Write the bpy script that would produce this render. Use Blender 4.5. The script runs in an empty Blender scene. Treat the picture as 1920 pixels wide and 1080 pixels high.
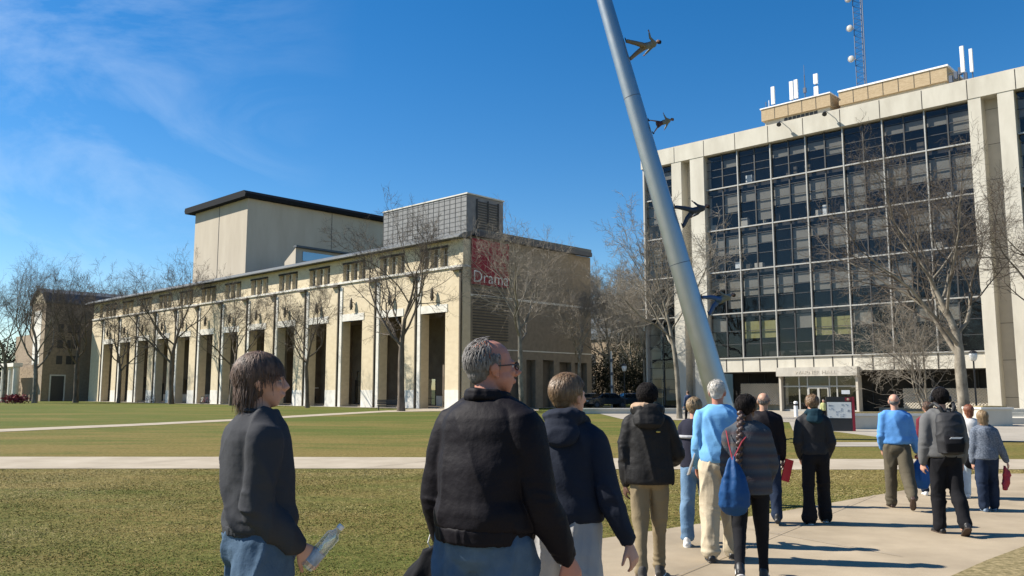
import bpy, bmesh, math, random
import numpy as np
from mathutils import Vector, Matrix
R=math.radians
col=bpy.context.scene.collection
scene=bpy.context.scene
# ------------------------------------------------------------------ camera
F=1580.0; CH=1.66; PITCH=math.atan(193/F)
cam_d=bpy.data.cameras.new('camera'); cam_d.sensor_width=36; cam_d.lens=36*F/1920
cam_d.clip_start=0.1; cam_d.clip_end=6000
cam=bpy.data.objects.new('camera',cam_d); col.objects.link(cam)
cam.location=(0,0,CH); cam.rotation_euler=(math.pi/2+PITCH,0,0)
scene.camera=cam
# ------------------------------------------------------------------ sky and sun
SUN_EL=R(41)
to_sun=Vector((-0.985*math.cos(SUN_EL),0.17*math.cos(SUN_EL),math.sin(SUN_EL)))
world=bpy.data.worlds.new('World'); scene.world=world; world.use_nodes=True
nt=world.node_tree; nt.nodes.clear()
def N(t,kind,**kw):
    n=t.nodes.new(kind)
    for k,v in kw.items(): setattr(n,k,v)
    return n
out=N(nt,'ShaderNodeOutputWorld'); bg=N(nt,'ShaderNodeBackground'); bg.inputs[1].default_value=0.051
sky=N(nt,'ShaderNodeTexSky',sky_type='NISHITA',sun_disc=False)
sky.sun_elevation=SUN_EL; sky.sun_rotation=math.atan2(to_sun.x,to_sun.y)
sky.altitude=300; sky.air_density=1.0; sky.dust_density=0.15; sky.ozone_density=2.5
hs=N(nt,'ShaderNodeHueSaturation'); hs.inputs['Saturation'].default_value=1.40; hs.inputs['Hue'].default_value=0.502; hs.inputs['Value'].default_value=1.52
tc=N(nt,'ShaderNodeTexCoord')
mp=N(nt,'ShaderNodeMapping'); mp.inputs['Rotation'].default_value=(0.25,0.5,0.3); mp.inputs['Scale'].default_value=(1.7,2.0,4.2)
nz=N(nt,'ShaderNodeTexNoise'); nz.inputs['Scale'].default_value=1.5; nz.inputs['Detail'].default_value=9; nz.inputs['Roughness'].default_value=0.6; nz.inputs['Distortion'].default_value=1.1
rp=N(nt,'ShaderNodeMapRange'); rp.inputs[1].default_value=0.47; rp.inputs[2].default_value=0.82
dt=N(nt,'ShaderNodeVectorMath',operation='DOT_PRODUCT'); dt.inputs[1].default_value=(-0.62,0.70,0.36)
r2=N(nt,'ShaderNodeMapRange'); r2.inputs[1].default_value=0.88; r2.inputs[2].default_value=1.0; r2.inputs[4].default_value=0.62
mu=N(nt,'ShaderNodeMath',operation='MULTIPLY')
mx=N(nt,'ShaderNodeMix',data_type='RGBA'); mx.inputs[7].default_value=(9.0,10.6,12.5,1)
L=nt.links.new
L(tc.outputs['Generated'],mp.inputs[0]); L(mp.outputs[0],nz.inputs['Vector']); L(nz.outputs[0],rp.inputs[0])
L(tc.outputs['Generated'],dt.inputs[0]); L(dt.outputs['Value'],r2.inputs[0])
L(rp.outputs[0],mu.inputs[0]); L(r2.outputs[0],mu.inputs[1])
L(sky.outputs[0],hs.inputs['Color']); L(hs.outputs[0],mx.inputs[6]); L(mu.outputs[0],mx.inputs[0])
L(mx.outputs[2],bg.inputs[0]); L(bg.outputs[0],out.inputs[0])
sd=bpy.data.lights.new('sun','SUN'); sd.energy=5.0; sd.angle=R(0.55); sd.color=(1.0,0.94,0.84)
so=bpy.data.objects.new('sun',sd); col.objects.link(so); so.rotation_euler=to_sun.to_track_quat('Z','Y').to_euler()
vs=scene.view_settings; vs.view_transform='Standard'; vs.look='None'; vs.exposure=0.88; vs.gamma=1; vs.use_curve_mapping=False
scene.cycles.max_bounces=6; scene.cycles.transparent_max_bounces=12
# ------------------------------------------------------------------ projection helpers (measured points of the place)
_cp,_sp=math.cos(PITCH),math.sin(PITCH)
def ray(px,py):
    x=(px-960)/F; u=(540-py)/F
    return Vector((x,_cp-u*_sp,_sp+u*_cp))
def ground(px,py,z=0.0):
    d=ray(px,py); return Vector((0,0,CH))+d*((z-CH)/d.z)
def atY(px,py,Y):
    d=ray(px,py); return Vector((0,0,CH))+d*(Y/d.y)
# ------------------------------------------------------------------ tagging
def tag(o,label=None,cat=None,group=None,kind=None):
    if label: o['label']=label
    if cat: o['category']=cat
    if group: o['group']=group
    if kind: o['kind']=kind
    return o
def empty(name,loc=(0,0,0),rz=0,parent=None):
    o=bpy.data.objects.new(name,None); col.objects.link(o); o.location=loc; o.rotation_euler=(0,0,rz)
    o.empty_display_size=0.3
    if parent: o.parent=parent
    return o
def kids(o): return [c for c in list(bpy.data.objects) if c.parent==o]
def copy_tree(o,parent=None,cm=None):
    c=o.copy(); col.objects.link(c)
    if parent: c.parent=parent
    for ch in o.children: copy_tree(ch,c)
    return c
# ------------------------------------------------------------------ materials
MATS={}
def mat(name,c,rough=0.8,var=0.12,scale=4.0,bump=0.0,bscale=40.0,metal=0.0,spec=0.5,stretch=(1,1,1),c2=None,detail=6,sheen=0.0,coat=0.0,coords='Object',bdist=0.01):
    if name in MATS: return MATS[name]
    m=bpy.data.materials.new(name); m.use_nodes=True; t=m.node_tree; b=t.nodes['Principled BSDF']
    b.inputs['Roughness'].default_value=rough; b.inputs['Metallic'].default_value=metal
    b.inputs['Specular IOR Level'].default_value=spec
    if sheen: b.inputs['Sheen Weight'].default_value=sheen; b.inputs['Sheen Roughness'].default_value=0.4
    if coat: b.inputs['Coat Weight'].default_value=coat
    tc=N(t,'ShaderNodeTexCoord'); mp=N(t,'ShaderNodeMapping'); mp.inputs['Scale'].default_value=stretch
    t.links.new(tc.outputs[coords],mp.inputs[0])
    nz=N(t,'ShaderNodeTexNoise'); nz.inputs['Scale'].default_value=scale; nz.inputs['Detail'].default_value=detail; nz.inputs['Roughness'].default_value=0.6
    t.links.new(mp.outputs[0],nz.inputs['Vector'])
    cr=N(t,'ShaderNodeValToRGB')
    a=c; bb=c2 if c2 else tuple(min(1,x*(1+var)) for x in c)
    aa=tuple(x*(1-var) for x in c) if not c2 else c
    cr.color_ramp.elements[0].position=0.32; cr.color_ramp.elements[1].position=0.68
    cr.color_ramp.elements[0].color=(*aa,1); cr.color_ramp.elements[1].color=(*bb,1)
    t.links.new(nz.outputs[0],cr.inputs[0]); t.links.new(cr.outputs[0],b.inputs['Base Color'])
    if bump:
        n2=N(t,'ShaderNodeTexNoise'); n2.inputs['Scale'].default_value=bscale; n2.inputs['Detail'].default_value=4
        t.links.new(mp.outputs[0],n2.inputs['Vector'])
        bp=N(t,'ShaderNodeBump'); bp.inputs['Strength'].default_value=bump; bp.inputs['Distance'].default_value=bdist
        t.links.new(n2.outputs[0],bp.inputs['Height']); t.links.new(bp.outputs[0],b.inputs['Normal'])
    MATS[name]=m; return m
def glass_mat(name,tint,trans=0.35,rough=0.03,wob=0.15,base=.032):
    m=bpy.data.materials.new(name); m.use_nodes=True; t=m.node_tree; t.nodes.clear()
    o=N(t,'ShaderNodeOutputMaterial'); tr=N(t,'ShaderNodeBsdfTransparent'); gl=N(t,'ShaderNodeBsdfGlossy'); di=N(t,'ShaderNodeBsdfDiffuse')
    tr.inputs[0].default_value=(*tint,1); gl.inputs['Roughness'].default_value=rough; gl.inputs[0].default_value=(0.9,0.95,1,1)
    di.inputs[0].default_value=(0.01,0.013,0.017,1)
    lw=N(t,'ShaderNodeLayerWeight'); lw.inputs[0].default_value=.5; pw=N(t,'ShaderNodeMath',operation='POWER'); pw.inputs[1].default_value=4.0
    fr=N(t,'ShaderNodeMath',operation='MULTIPLY_ADD'); fr.inputs[1].default_value=.85; fr.inputs[2].default_value=base; t.links.new(lw.outputs['Facing'],pw.inputs[0]); t.links.new(pw.outputs[0],fr.inputs[0])
    m1=N(t,'ShaderNodeMixShader'); m1.inputs[0].default_value=trans
    m2=N(t,'ShaderNodeMixShader')
    tc=N(t,'ShaderNodeTexCoord'); nz=N(t,'ShaderNodeTexNoise'); nz.inputs['Scale'].default_value=0.6; nz.inputs['Detail'].default_value=1
    bp=N(t,'ShaderNodeBump'); bp.inputs['Strength'].default_value=wob; bp.inputs['Distance'].default_value=0.05
    t.links.new(tc.outputs['Object'],nz.inputs['Vector']); t.links.new(nz.outputs[0],bp.inputs['Height'])
    t.links.new(bp.outputs[0],gl.inputs['Normal'])
    t.links.new(di.outputs[0],m1.inputs[1]); t.links.new(tr.outputs[0],m1.inputs[2])
    t.links.new(fr.outputs[0],m2.inputs[0]); t.links.new(m1.outputs[0],m2.inputs[1]); t.links.new(gl.outputs[0],m2.inputs[2])
    t.links.new(m2.outputs[0],o.inputs[0]); return m
# ------------------------------------------------------------------ mesh building
class MB:
    def __init__(s): s.v=[]; s.f=[]
    def add(s,vs,fs):
        o=len(s.v); s.v.extend([tuple(x) for x in vs]); s.f.extend([tuple(i+o for i in f) for f in fs]); return s
    def box(s,x0,x1,y0,y1,z0,z1):
        if x0>x1: x0,x1=x1,x0
        if y0>y1: y0,y1=y1,y0
        if z0>z1: z0,z1=z1,z0
        return s.add([(x0,y0,z0),(x1,y0,z0),(x1,y1,z0),(x0,y1,z0),(x0,y0,z1),(x1,y0,z1),(x1,y1,z1),(x0,y1,z1)],
            [(0,3,2,1),(4,5,6,7),(0,1,5,4),(1,2,6,5),(2,3,7,6),(3,0,4,7)])
    def obox(s,c,ax,ay,az_):
        c=Vector(c);P=[]
        for k in (-1,1):
            for (i,j) in ((-1,-1),(1,-1),(1,1),(-1,1)): P.append(c+ax*i+ay*j+az_*k)
        return s.add(P,[(0,3,2,1),(4,5,6,7),(0,1,5,4),(1,2,6,5),(2,3,7,6),(3,0,4,7)])
    def prism(s,poly,axis,a,b):
        # poly: 2-D points; axis 'x': (y,z) extruded along x, 'y': (x,z), 'z': (x,y)
        n=len(poly)
        def mk(p,t): return (t,p[0],p[1]) if axis=='x' else ((p[0],t,p[1]) if axis=='y' else (p[0],p[1],t))
        vs=[mk(p,a) for p in poly]+[mk(p,b) for p in poly]
        fs=[tuple(range(n))[::-1],tuple(range(n,2*n))]+[(i,(i+1)%n,(i+1)%n+n,i+n) for i in range(n)]
        return s.add(vs,fs)
    def tube(s,pts,rad,n=8,cap=True):
        pts=[Vector(p) for p in pts]
        if not hasattr(rad,'__len__'): rad=[rad]*len(pts)
        o=len(s.v); ref=None
        for i,p in enumerate(pts):
            d=(pts[min(i+1,len(pts)-1)]-pts[max(i-1,0)]).normalized()
            if ref is None: ref=Vector((0,0,1)) if abs(d.z)<0.9 else Vector((1,0,0))
            a=(ref-d*ref.dot(d)); a.normalize(); b=d.cross(a); ref=a
            for k in range(n):
                t=2*math.pi*k/n; s.v.append(tuple(p+(a*math.cos(t)+b*math.sin(t))*rad[i]))
        for i in range(len(pts)-1):
            for k in range(n):
                s.f.append((o+i*n+k,o+i*n+(k+1)%n,o+(i+1)*n+(k+1)%n,o+(i+1)*n+k))
        if cap:
            s.f.append(tuple(o+k for k in range(n))[::-1]); e=o+(len(pts)-1)*n; s.f.append(tuple(e+k for k in range(n)))
        return s
    def ell(s,c,rx,ry,rz,nu=12,nv=8,M=None):
        c=Vector(c); vs=[];fs=[]
        for j in range(nv+1):
            ph=math.pi*j/nv-math.pi/2
            for i in range(nu):
                th=2*math.pi*i/nu
                v=Vector((rx*math.cos(ph)*math.cos(th),ry*math.cos(ph)*math.sin(th),rz*math.sin(ph)))
                if M is not None: v=M@v
                vs.append(c+v)
        for j in range(nv):
            for i in range(nu):
                fs.append((j*nu+i,j*nu+(i+1)%nu,(j+1)*nu+(i+1)%nu,(j+1)*nu+i))
        return s.add(vs,fs)
    def mesh(s,name):
        me=bpy.data.meshes.new(name); me.from_pydata(s.v,[],s.f); me.update(); return me
    def build(s,name,m,parent=None,smooth=False,bevel=0,loc=None,rz=None,fix=True):
        me=s.mesh(name)
        if fix:
            bm=bmesh.new(); bm.from_mesh(me)
            bmesh.ops.remove_doubles(bm,verts=bm.verts,dist=1e-6) if smooth else None
            bmesh.ops.recalc_face_normals(bm,faces=bm.faces); bm.to_mesh(me); bm.free()
        if smooth: me.polygons.foreach_set('use_smooth',[True]*len(me.polygons))
        me.materials.append(m)
        o=bpy.data.objects.new(name,me); col.objects.link(o)
        if parent is not None: o.parent=parent
        if loc is not None: o.location=loc
        if rz is not None: o.rotation_euler=(0,0,rz)
        if bevel:
            bv=o.modifiers.new('bevel','BEVEL'); bv.width=bevel; bv.segments=2; bv.limit_method='ANGLE'; bv.angle_limit=R(40)
        return o
def each(mb,name,m,parent,n=8):
    """every box of a builder as a part of its own"""
    for i in range(0,len(mb.v),n):
        q=MB(); q.v=mb.v[i:i+n]; q.f=[tuple(k-i for k in f) for f in mb.f if i<=f[0]<i+n]; q.build(name,m,parent)
def wall(mb,x0,x1,z0,z1,y0,y1,holes,axis='x'):
    """a wall slab with rectangular holes (hx0,hx1,hz0,hz1); axis x: runs along x with thickness y0..y1"""
    xs=sorted(set([x0,x1]+[min(max(h[i],x0),x1) for h in holes for i in (0,1)]))
    def bx(a,b,c,d):
        if axis=='x': mb.box(a,b,y0,y1,c,d)
        else: mb.box(y0,y1,a,b,c,d)
    for a,b in zip(xs[:-1],xs[1:]):
        if b-a<1e-6: continue
        m=(a+b)/2; hh=sorted([(h[2],h[3]) for h in holes if h[0]-1e-6<m<h[1]+1e-6 and h[0]<m<h[1]])
        z=z0
        for c,d in hh:
            if c>z: bx(a,b,z,c)
            z=max(z,d)
        if z<z1: bx(a,b,z,z1)
    return mb
def text(body,size,loc,rot,m,parent,name='lettering',ext=0.02,align='LEFT',sx=1.0,thin=0):
    c=bpy.data.curves.new(name,'FONT'); c.body=body; c.size=size; c.extrude=ext; c.align_x=align; c.resolution_u=3; c.offset=thin
    o=bpy.data.objects.new(name,c); col.objects.link(o); o.parent=parent; o.location=loc; o.rotation_euler=rot; o.scale=(sx,1,1)
    c.materials.append(m); bpy.context.view_layer.update()
    me=bpy.data.meshes.new_from_object(o.evaluated_get(bpy.context.evaluated_depsgraph_get())); me.materials.clear(); me.materials.append(m)
    bpy.data.objects.remove(o); o=bpy.data.objects.new(name,me); col.objects.link(o); o.parent=parent; o.location=loc; o.rotation_euler=rot; o.scale=(sx,1,1)
    return o
AZ=R(-43.4)   # both buildings share one orientation
ex=Vector((math.cos(AZ),math.sin(AZ),0)); ey=Vector((-math.sin(AZ),math.cos(AZ),0))
PC=ground(866,767.7); WC=ground(1857,778)
# ------------------------------------------------------------------ ground
def grass_mat():
    m=bpy.data.materials.new('lawn_turf'); m.use_nodes=True; t=m.node_tree; b=t.nodes['Principled BSDF']
    b.inputs['Roughness'].default_value=0.95; b.inputs['Specular IOR Level'].default_value=0.1
    tc=N(t,'ShaderNodeTexCoord')
    def noise(sc,st,det=5,rg=.6):
        mp=N(t,'ShaderNodeMapping'); mp.inputs['Scale'].default_value=st; t.links.new(tc.outputs['Object'],mp.inputs[0])
        n=N(t,'ShaderNodeTexNoise'); n.inputs['Scale'].default_value=sc; n.inputs['Detail'].default_value=det; n.inputs['Roughness'].default_value=rg
        t.links.new(mp.outputs[0],n.inputs['Vector']); return n
    def ramp(n,p0,c0,p1,c1):
        r=N(t,'ShaderNodeValToRGB'); r.color_ramp.elements[0].position=p0; r.color_ramp.elements[0].color=(*c0,1)
        r.color_ramp.elements[1].position=p1; r.color_ramp.elements[1].color=(*c1,1); t.links.new(n.outputs[0],r.inputs[0]); return r
    big=noise(0.10,(0.5,1.6,1),4); fine=noise(9.0,(1,1,1),8,.75); mid=noise(.9,(.35,1.3,1),7,.7)
    g=ramp(fine,.34,(0.048,0.062,0.010),.66,(0.125,0.148,0.032))
    s=ramp(fine,.34,(0.095,0.075,0.018),.68,(0.27,0.205,0.070))
    # worn, straw-coloured band beside the path, greener far lawn
    sep=N(t,'ShaderNodeSeparateXYZ'); t.links.new(tc.outputs['Object'],sep.inputs[0])
    cr=N(t,'ShaderNodeValToRGB'); e=cr.color_ramp.elements
    mr=N(t,'ShaderNodeMapRange'); mr.inputs[1].default_value=0; mr.inputs[2].default_value=100; t.links.new(sep.outputs['Y'],mr.inputs[0])
    e[0].position=0.05; e[0].color=(.52,)*3+(1,); e[1].position=0.11; e[1].color=(.60,)*3+(1,)
    for p,v in ((.14,.82),(.17,.92),(.23,.84),(.28,.76),(.34,.50),(.42,.26),(.9,.10)):
        q=e.new(p); q.color=(v,)*3+(1,)
    t.links.new(mr.outputs[0],cr.inputs[0])
    ad=N(t,'ShaderNodeMath',operation='MULTIPLY_ADD'); sm=N(t,'ShaderNodeMath',operation='ADD'); t.links.new(big.outputs[0],sm.inputs[0]); t.links.new(mid.outputs[0],sm.inputs[1]); t.links.new(sm.outputs[0],ad.inputs[0]); ad.inputs[1].default_value=3.0; ad.inputs[2].default_value=-3.0
    a2=N(t,'ShaderNodeMath',operation='ADD',use_clamp=True); t.links.new(ad.outputs[0],a2.inputs[0]); t.links.new(cr.outputs[0],a2.inputs[1])
    mx=N(t,'ShaderNodeMix',data_type='RGBA'); t.links.new(a2.outputs[0],mx.inputs[0]); t.links.new(g.outputs[0],mx.inputs[6]); t.links.new(s.outputs[0],mx.inputs[7])
    t.links.new(mx.outputs[2],b.inputs['Base Color'])
    bp=N(t,'ShaderNodeBump'); bp.inputs['Strength'].default_value=0.9; bp.inputs['Distance'].default_value=0.05
    t.links.new(fine.outputs[0],bp.inputs['Height']); t.links.new(bp.outputs[0],b.inputs['Normal'])
    return m
M_grass=grass_mat()
M_path=mat('path_concrete',(0.255,0.205,0.14),rough=0.9,c2=(0.40,0.325,0.225),scale=.8,bump=0.25,bscale=60,spec=.2,detail=9)
M_path2=mat('walk_concrete',(0.31,0.26,0.19),rough=0.9,c2=(0.41,0.35,0.265),scale=1.0,bump=0.2,bscale=60,spec=.2,detail=8)
M_plaza=mat('plaza_paving',(0.27,0.24,0.195),rough=0.9,c2=(0.38,0.34,0.28),scale=.5,spec=.2,detail=8)
M_dry=mat('dry_verge',(0.10,0.085,0.035),rough=0.95,c2=(0.33,0.26,0.14),scale=14,bump=.8,bscale=30,spec=.1)
M_joint=mat('joint_dark',(0.24,0.20,0.155),rough=.95)
me=bpy.data.meshes.new('lawn'); me.from_pydata([(-900,-60,0),(900,-60,0),(900,2200,0),(-900,2200,0)],[],[(0,1,2,3)]); me.materials.append(M_grass)
lawn=bpy.data.objects.new('lawn',me); col.objects.link(lawn); tag(lawn,'wide lawn of short patchy green and straw grass',kind='structure')
def sheet(name,pts,z,m,label):
    v=[(p[0],p[1],0) for p in pts]
    me=bpy.data.meshes.new(name); me.from_pydata(v,[],[tuple(range(len(v)))]); me.update(); me.materials.append(m)
    if me.polygons[0].normal.z<0: me.flip_normals()
    o=bpy.data.objects.new(name,me); col.objects.link(o); o.location=(0,0,z); tag(o,label,kind='structure'); return o
def gp(*l): return [tuple(ground(x,y)[:2]) for x,y in l]
front_poly=[(-1.6,-6)]+gp((700,1100),(979,1033),(1150,1007),(1320,981),(1432,965),(1640,929),(1746,911))+[tuple(ground(1830,888)[:2]),(14,17.2),(40,17.2),(40,12.5)]+gp((1990,1003),(1920,1026),(1850,1052),(1765,1090))+[(2.8,-6)]
sheet('path',front_poly,.004,M_path,'tan concrete path curving up to the right under the walking group')
cross=gp((-300,857),(430,857),(830,858),(1140,860),(1480,861),(1660,862))+gp((1660,879.5),(1480,880),(1140,880),(830,879),(430,879),(-300,880))
sheet('cross_path',[(-60,21.9)]+gp((430,857),(830,858),(1480,861),(2300,862))+gp((2300,880),(1480,881),(830,879),(430,879))+[(-60,18.2)],.008,M_path2,'straight pale concrete path running across the lawn')
sheet('far_path',gp((-200,808),(0,805),(250,795),(430,786.5),(600,776.5),(760,768),(830,766),(1010,766),(1010,770),(830,771),(720,773),(600,780),(430,790),(250,799),(0,810),(-200,815)),.012,M_path2,'thin pale path curving towards the corner of the arcaded building')
sheet('verge',[(2.8,-6)]+gp((1765,1090),(1850,1052),(1920,1026),(1990,1003))+[(12,9.5),(14,-6)],.010,M_dry,'dry gravelly strip of worn grass at the lower right corner')
sheet('plaza',gp((1100,765),(1100,770),(1165,786),(1480,792),(1500,838),(1570,838),(1690,838),(1880,828),(2300,838),(2600,760)),.016,M_plaza,'paved forecourt in front of the tall glass office block')
sheet('lawn_strip',gp((1480,810),(1565,810),(1660,822),(1690,830),(1480,830)),.020,M_grass,'small patch of grass inside the paved forecourt')
sheet('apron',[(PC+ex*a+ey*b)[:2] for a,b in ((-92,-1.2),(1.2,-1.2),(1.2,22),(-92,22))],.014,M_plaza,'paved strip under the long arcade')
# narrow joints of the concrete paths
jm=MB()
def joint(a,b,w=.012):
    a=Vector((a[0],a[1],0)); b=Vector((b[0],b[1],0)); d=(b-a).normalized(); n=Vector((-d.y,d.x,0))*w
    jm.add([a-n,b-n,b+n,a+n],[(0,1,2,3)])
for i in range(-6,5):
    x=i*6.1-8.6; joint((x-.75,18.45),(x+1.3,21.4),.012)
for (a,b) in [((1330,980),(1690,1045)),((1600,936),(1990,980)),((1250,1090),(1640,930))]:
    p=ground(*a) ; q=ground(*b); joint(p,q,.005)
jo=jm.build('path_joints',M_joint,loc=(0,0,.020),fix=False); tag(jo,'thin dark joints between the slabs of the paths',kind='structure')
# ------------------------------------------------------------------ the arcaded theatre building
M_cream=mat('cream_brick',(0.57,0.475,0.325),rough=.9,c2=(0.665,0.565,0.40),scale=1.4,bump=.25,bscale=20,spec=.15,stretch=(1,1,1.6),detail=10)
M_sand=mat('pale_plaster',(0.44,0.38,0.30),rough=.9,c2=(0.51,0.45,0.36),scale=.5,spec=.15,detail=9,stretch=(1,1,.22))
M_lime=mat('limestone',(0.60,0.57,0.50),rough=.85,c2=(0.74,0.71,0.64),scale=1.5,spec=.2,bump=.15,bscale=14,detail=9)
M_bronze=mat('bronze_pipe',(0.075,0.058,0.035),rough=.6,var=.3)
M_roofm=mat('roof_metal',(0.085,0.095,0.10),rough=.55,var=.2,metal=.3,scale=1)
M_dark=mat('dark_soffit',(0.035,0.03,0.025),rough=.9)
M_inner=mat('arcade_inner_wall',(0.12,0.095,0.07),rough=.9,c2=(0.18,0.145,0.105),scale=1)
M_frame=mat('window_frame',(0.04,0.04,0.04),rough=.5)
M_black=mat('black_metal',(0.018,0.018,0.02),rough=.5)
M_wframe=mat('pale_frame',(0.50,0.49,0.46),rough=.5)
M_panel=mat('zinc_shingle',(0.15,0.15,0.15),rough=.6,c2=(0.21,0.21,0.205),scale=2.0,metal=.2,stretch=(1,1,1),detail=8)
M_glassb=glass_mat('sky_glass',(0.5,0.6,0.7),.3,.02,base=.30)
M_maroon=mat('banner_red',(0.25,0.013,0.028),rough=.75,var=.1)
M_white=mat('white_paint',(0.78,0.77,0.74),rough=.6,var=.05)
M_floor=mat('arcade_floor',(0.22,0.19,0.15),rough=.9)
thr=tag(empty('theatre_building',PC,AZ),'long cream brick theatre with a tall arcade and small windows under a dark eave','building')
BW=6.42; X0=-.065; NB=13
holes=[]
for k in range(NB):
    xl=X0-BW*(k+1); holes.append((xl+.70,xl+4.15,0,9.0))
b=MB(); wall(b,X0-BW*NB-4.6,0,0,13.05,0,1.0,holes)
b.build('front_wall',M_cream,thr)
# side wall with low openings
sholes=[(2.6,5.2,0,4.3),(5.8,8.0,0,4.4),(8.66,10.0,0,4.7),(11.1,12.8,0,4.75),(13.7,15.6,0,4.6),(16.2,18.2,0,4.6)]
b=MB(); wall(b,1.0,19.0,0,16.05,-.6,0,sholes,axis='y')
b.build('side_wall',mat('shaded_cream_brick',(0.205,0.172,0.13),rough=.9,c2=(0.27,0.225,0.17),scale=2.2,bump=.4,bscale=20,spec=.15,detail=10),thr)  # same cream brick, its colour darkened for the shade on this side
b=MB()
for a,c in ((5.55,5.85),(10.45,10.8)):
    b.box(.0,.05,1.0,19.0,a-.04,a+.06)
b.box(.0,.04,1.0,19.0,10.5,10.62)
each(b,'string_course',M_lime,thr)
b=MB(); b.box(-.55,.0,0.02,1.0,13.05,15.7); b.build('corner_pier',M_cream,thr)
# inner volume: back wall of the arcade, ceiling, floor, clerestory backing
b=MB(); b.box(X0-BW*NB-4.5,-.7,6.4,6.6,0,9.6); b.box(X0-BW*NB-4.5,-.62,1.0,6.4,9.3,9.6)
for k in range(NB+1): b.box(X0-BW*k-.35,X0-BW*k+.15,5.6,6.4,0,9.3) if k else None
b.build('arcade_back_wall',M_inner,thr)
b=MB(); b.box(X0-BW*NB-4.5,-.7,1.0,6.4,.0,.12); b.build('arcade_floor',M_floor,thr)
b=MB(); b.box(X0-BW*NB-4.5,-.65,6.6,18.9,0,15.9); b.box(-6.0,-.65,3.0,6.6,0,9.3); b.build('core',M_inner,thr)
b=MB()
for k in range(NB):
    xl=X0-BW*(k+1)
    if k%3==0: b.box(xl+1.2,xl+2.0,6.3,6.39,2.2,3.9)
    if k%2==1: b.box(xl+.9,xl+2.1,6.3,6.39,.1,2.9)
    if k%4==2: b.box(xl+2.4,xl+3.4,6.3,6.39,1.4,3.4)
each(b,'arcade_window',M_glassb,thr)
b=MB()
for k in range(0,NB): b.box(X0-BW*(k+1)+2.3,X0-BW*(k+1)+5.0,6.28,6.385,.12,1.15)
each(b,'inner_dado',M_lime,thr)
for k in range(NB):
    xl=X0-BW*(k+1)
    lb=MB().box(xl+.45,xl+4.45,-.05,.95,9.0,9.75); lb.build('lintel',M_lime,thr)
    pb=MB(); pb.box(xl+4.18,xl+6.25,-.04,.99,0,1.75); pb.box(xl+.32,xl+.66,-.10,.9,0,1.80)
    each(pb,'pier_base',M_lime,thr)
for k in range(NB+1):
    xk=X0-BW*k
    g=MB(); 
    if k: g.box(xk+.20,xk+.62,-.08,0.0,0,12.7); g.build('pilaster_strip',M_lime,thr)
    p=MB(); p.box(xk-.10,xk+.06,-.18,-.02,0,12.75) if k else p.box(xk-.22,xk-.02,-.2,-.02,0,12.75)
    p.build('downpipe',M_bronze,thr)
    s=MB(); s.box(xk-1.35,xk+.1,-.40,-.03,12.78,13.0); s.build('scupper',M_bronze,thr)
for k in range(NB):
    xc=X0-BW*(k+1)+2.6
    l=MB(); l.tube([(xc,-.05,10.9),(xc,-.35,10.9)],.05); l.tube([(xc,-.33,10.35),(xc,-.35,10.75),(xc-.02,-.33,11.15),(xc,-.3,11.4)],[.20,.16,.12,.03],8)
    l.tube([(xc-.18,-.33,10.1),(xc,-.33,10.4)],[.05,.09]); l.tube([(xc+.18,-.33,10.1),(xc,-.33,10.4)],[.05,.09])
    l.build('wall_lamp',M_bronze,thr)
b=MB(); b.box(X0-BW*NB-4.6,.06,-.14,1.0,13.05,13.27); b.build('sill_band',M_lime,thr)
# clerestory
ch=[]
for k in range(NB):
    xl=X0-BW*(k+1)
    for j in range(3): ch.append((xl+.38+j*1.42,xl+.38+j*1.42+1.14,13.27,15.35))
ch.append((X0-BW*NB-2.2,X0-BW*NB-.8,13.27,15.3))
b=MB(); wall(b,X0-BW*NB-4.6,-.56,13.27,15.75,.12,.75,ch); b.build('upper_wall',M_cream,thr)
b=MB(); 
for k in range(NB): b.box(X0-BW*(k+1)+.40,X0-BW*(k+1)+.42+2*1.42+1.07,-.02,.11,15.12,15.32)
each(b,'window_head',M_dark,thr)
for i,h in enumerate(ch):
    w=MB(); a,c=h[0],h[1]; y=.56
    for q in (a,c-.09): w.box(q,q+.09,y,y+.12,13.27,15.3)
    w.box((a+c)/2-.04,(a+c)/2+.04,y,y+.1,13.36,15.2); w.box(a+.09,c-.09,y,y+.12,13.27,13.36); w.box(a+.09,c-.09,y,y+.12,15.2,15.3); w.box(a+.09,c-.09,y+.01,y+.1,14.55,14.62)
    wo=w.build('window',M_wframe,thr)
    MB().box(a+.09,c-.09,y+.04,y+.06,13.36,15.2).build('pane',M_glassb,wo)
# roof with a curved, deep eave
prof=[(-.75,15.70),(-.75,15.84),(-.6,15.95),(-.2,16.2),(1.0,16.55),(3.0,16.8),(18.9,16.9),(18.9,16.55),(2.9,16.4),(.8,16.1),(.3,15.82),(-.2,15.76)]
MB().prism(prof,'x',X0-BW*NB-6.2,.25).build('roof',M_roofm,thr)
MB().box(X0-BW*NB-6.2,.27,-.83,-.752,15.73,15.85).build('gutter',M_panel,thr)
MB().box(0.0,.5,1.2,18.7,16.06,16.5).build('verge_fascia',mat('blue_black_metal',(0.03,0.036,0.05),rough=.5),thr)
# louvred square under the banner
g=MB()
for i in range(18): g.box(.0,.09,1.3,6.0,6.4+i*.27,6.5+i*.27)
g.build('louvre',M_frame,thr)
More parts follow.
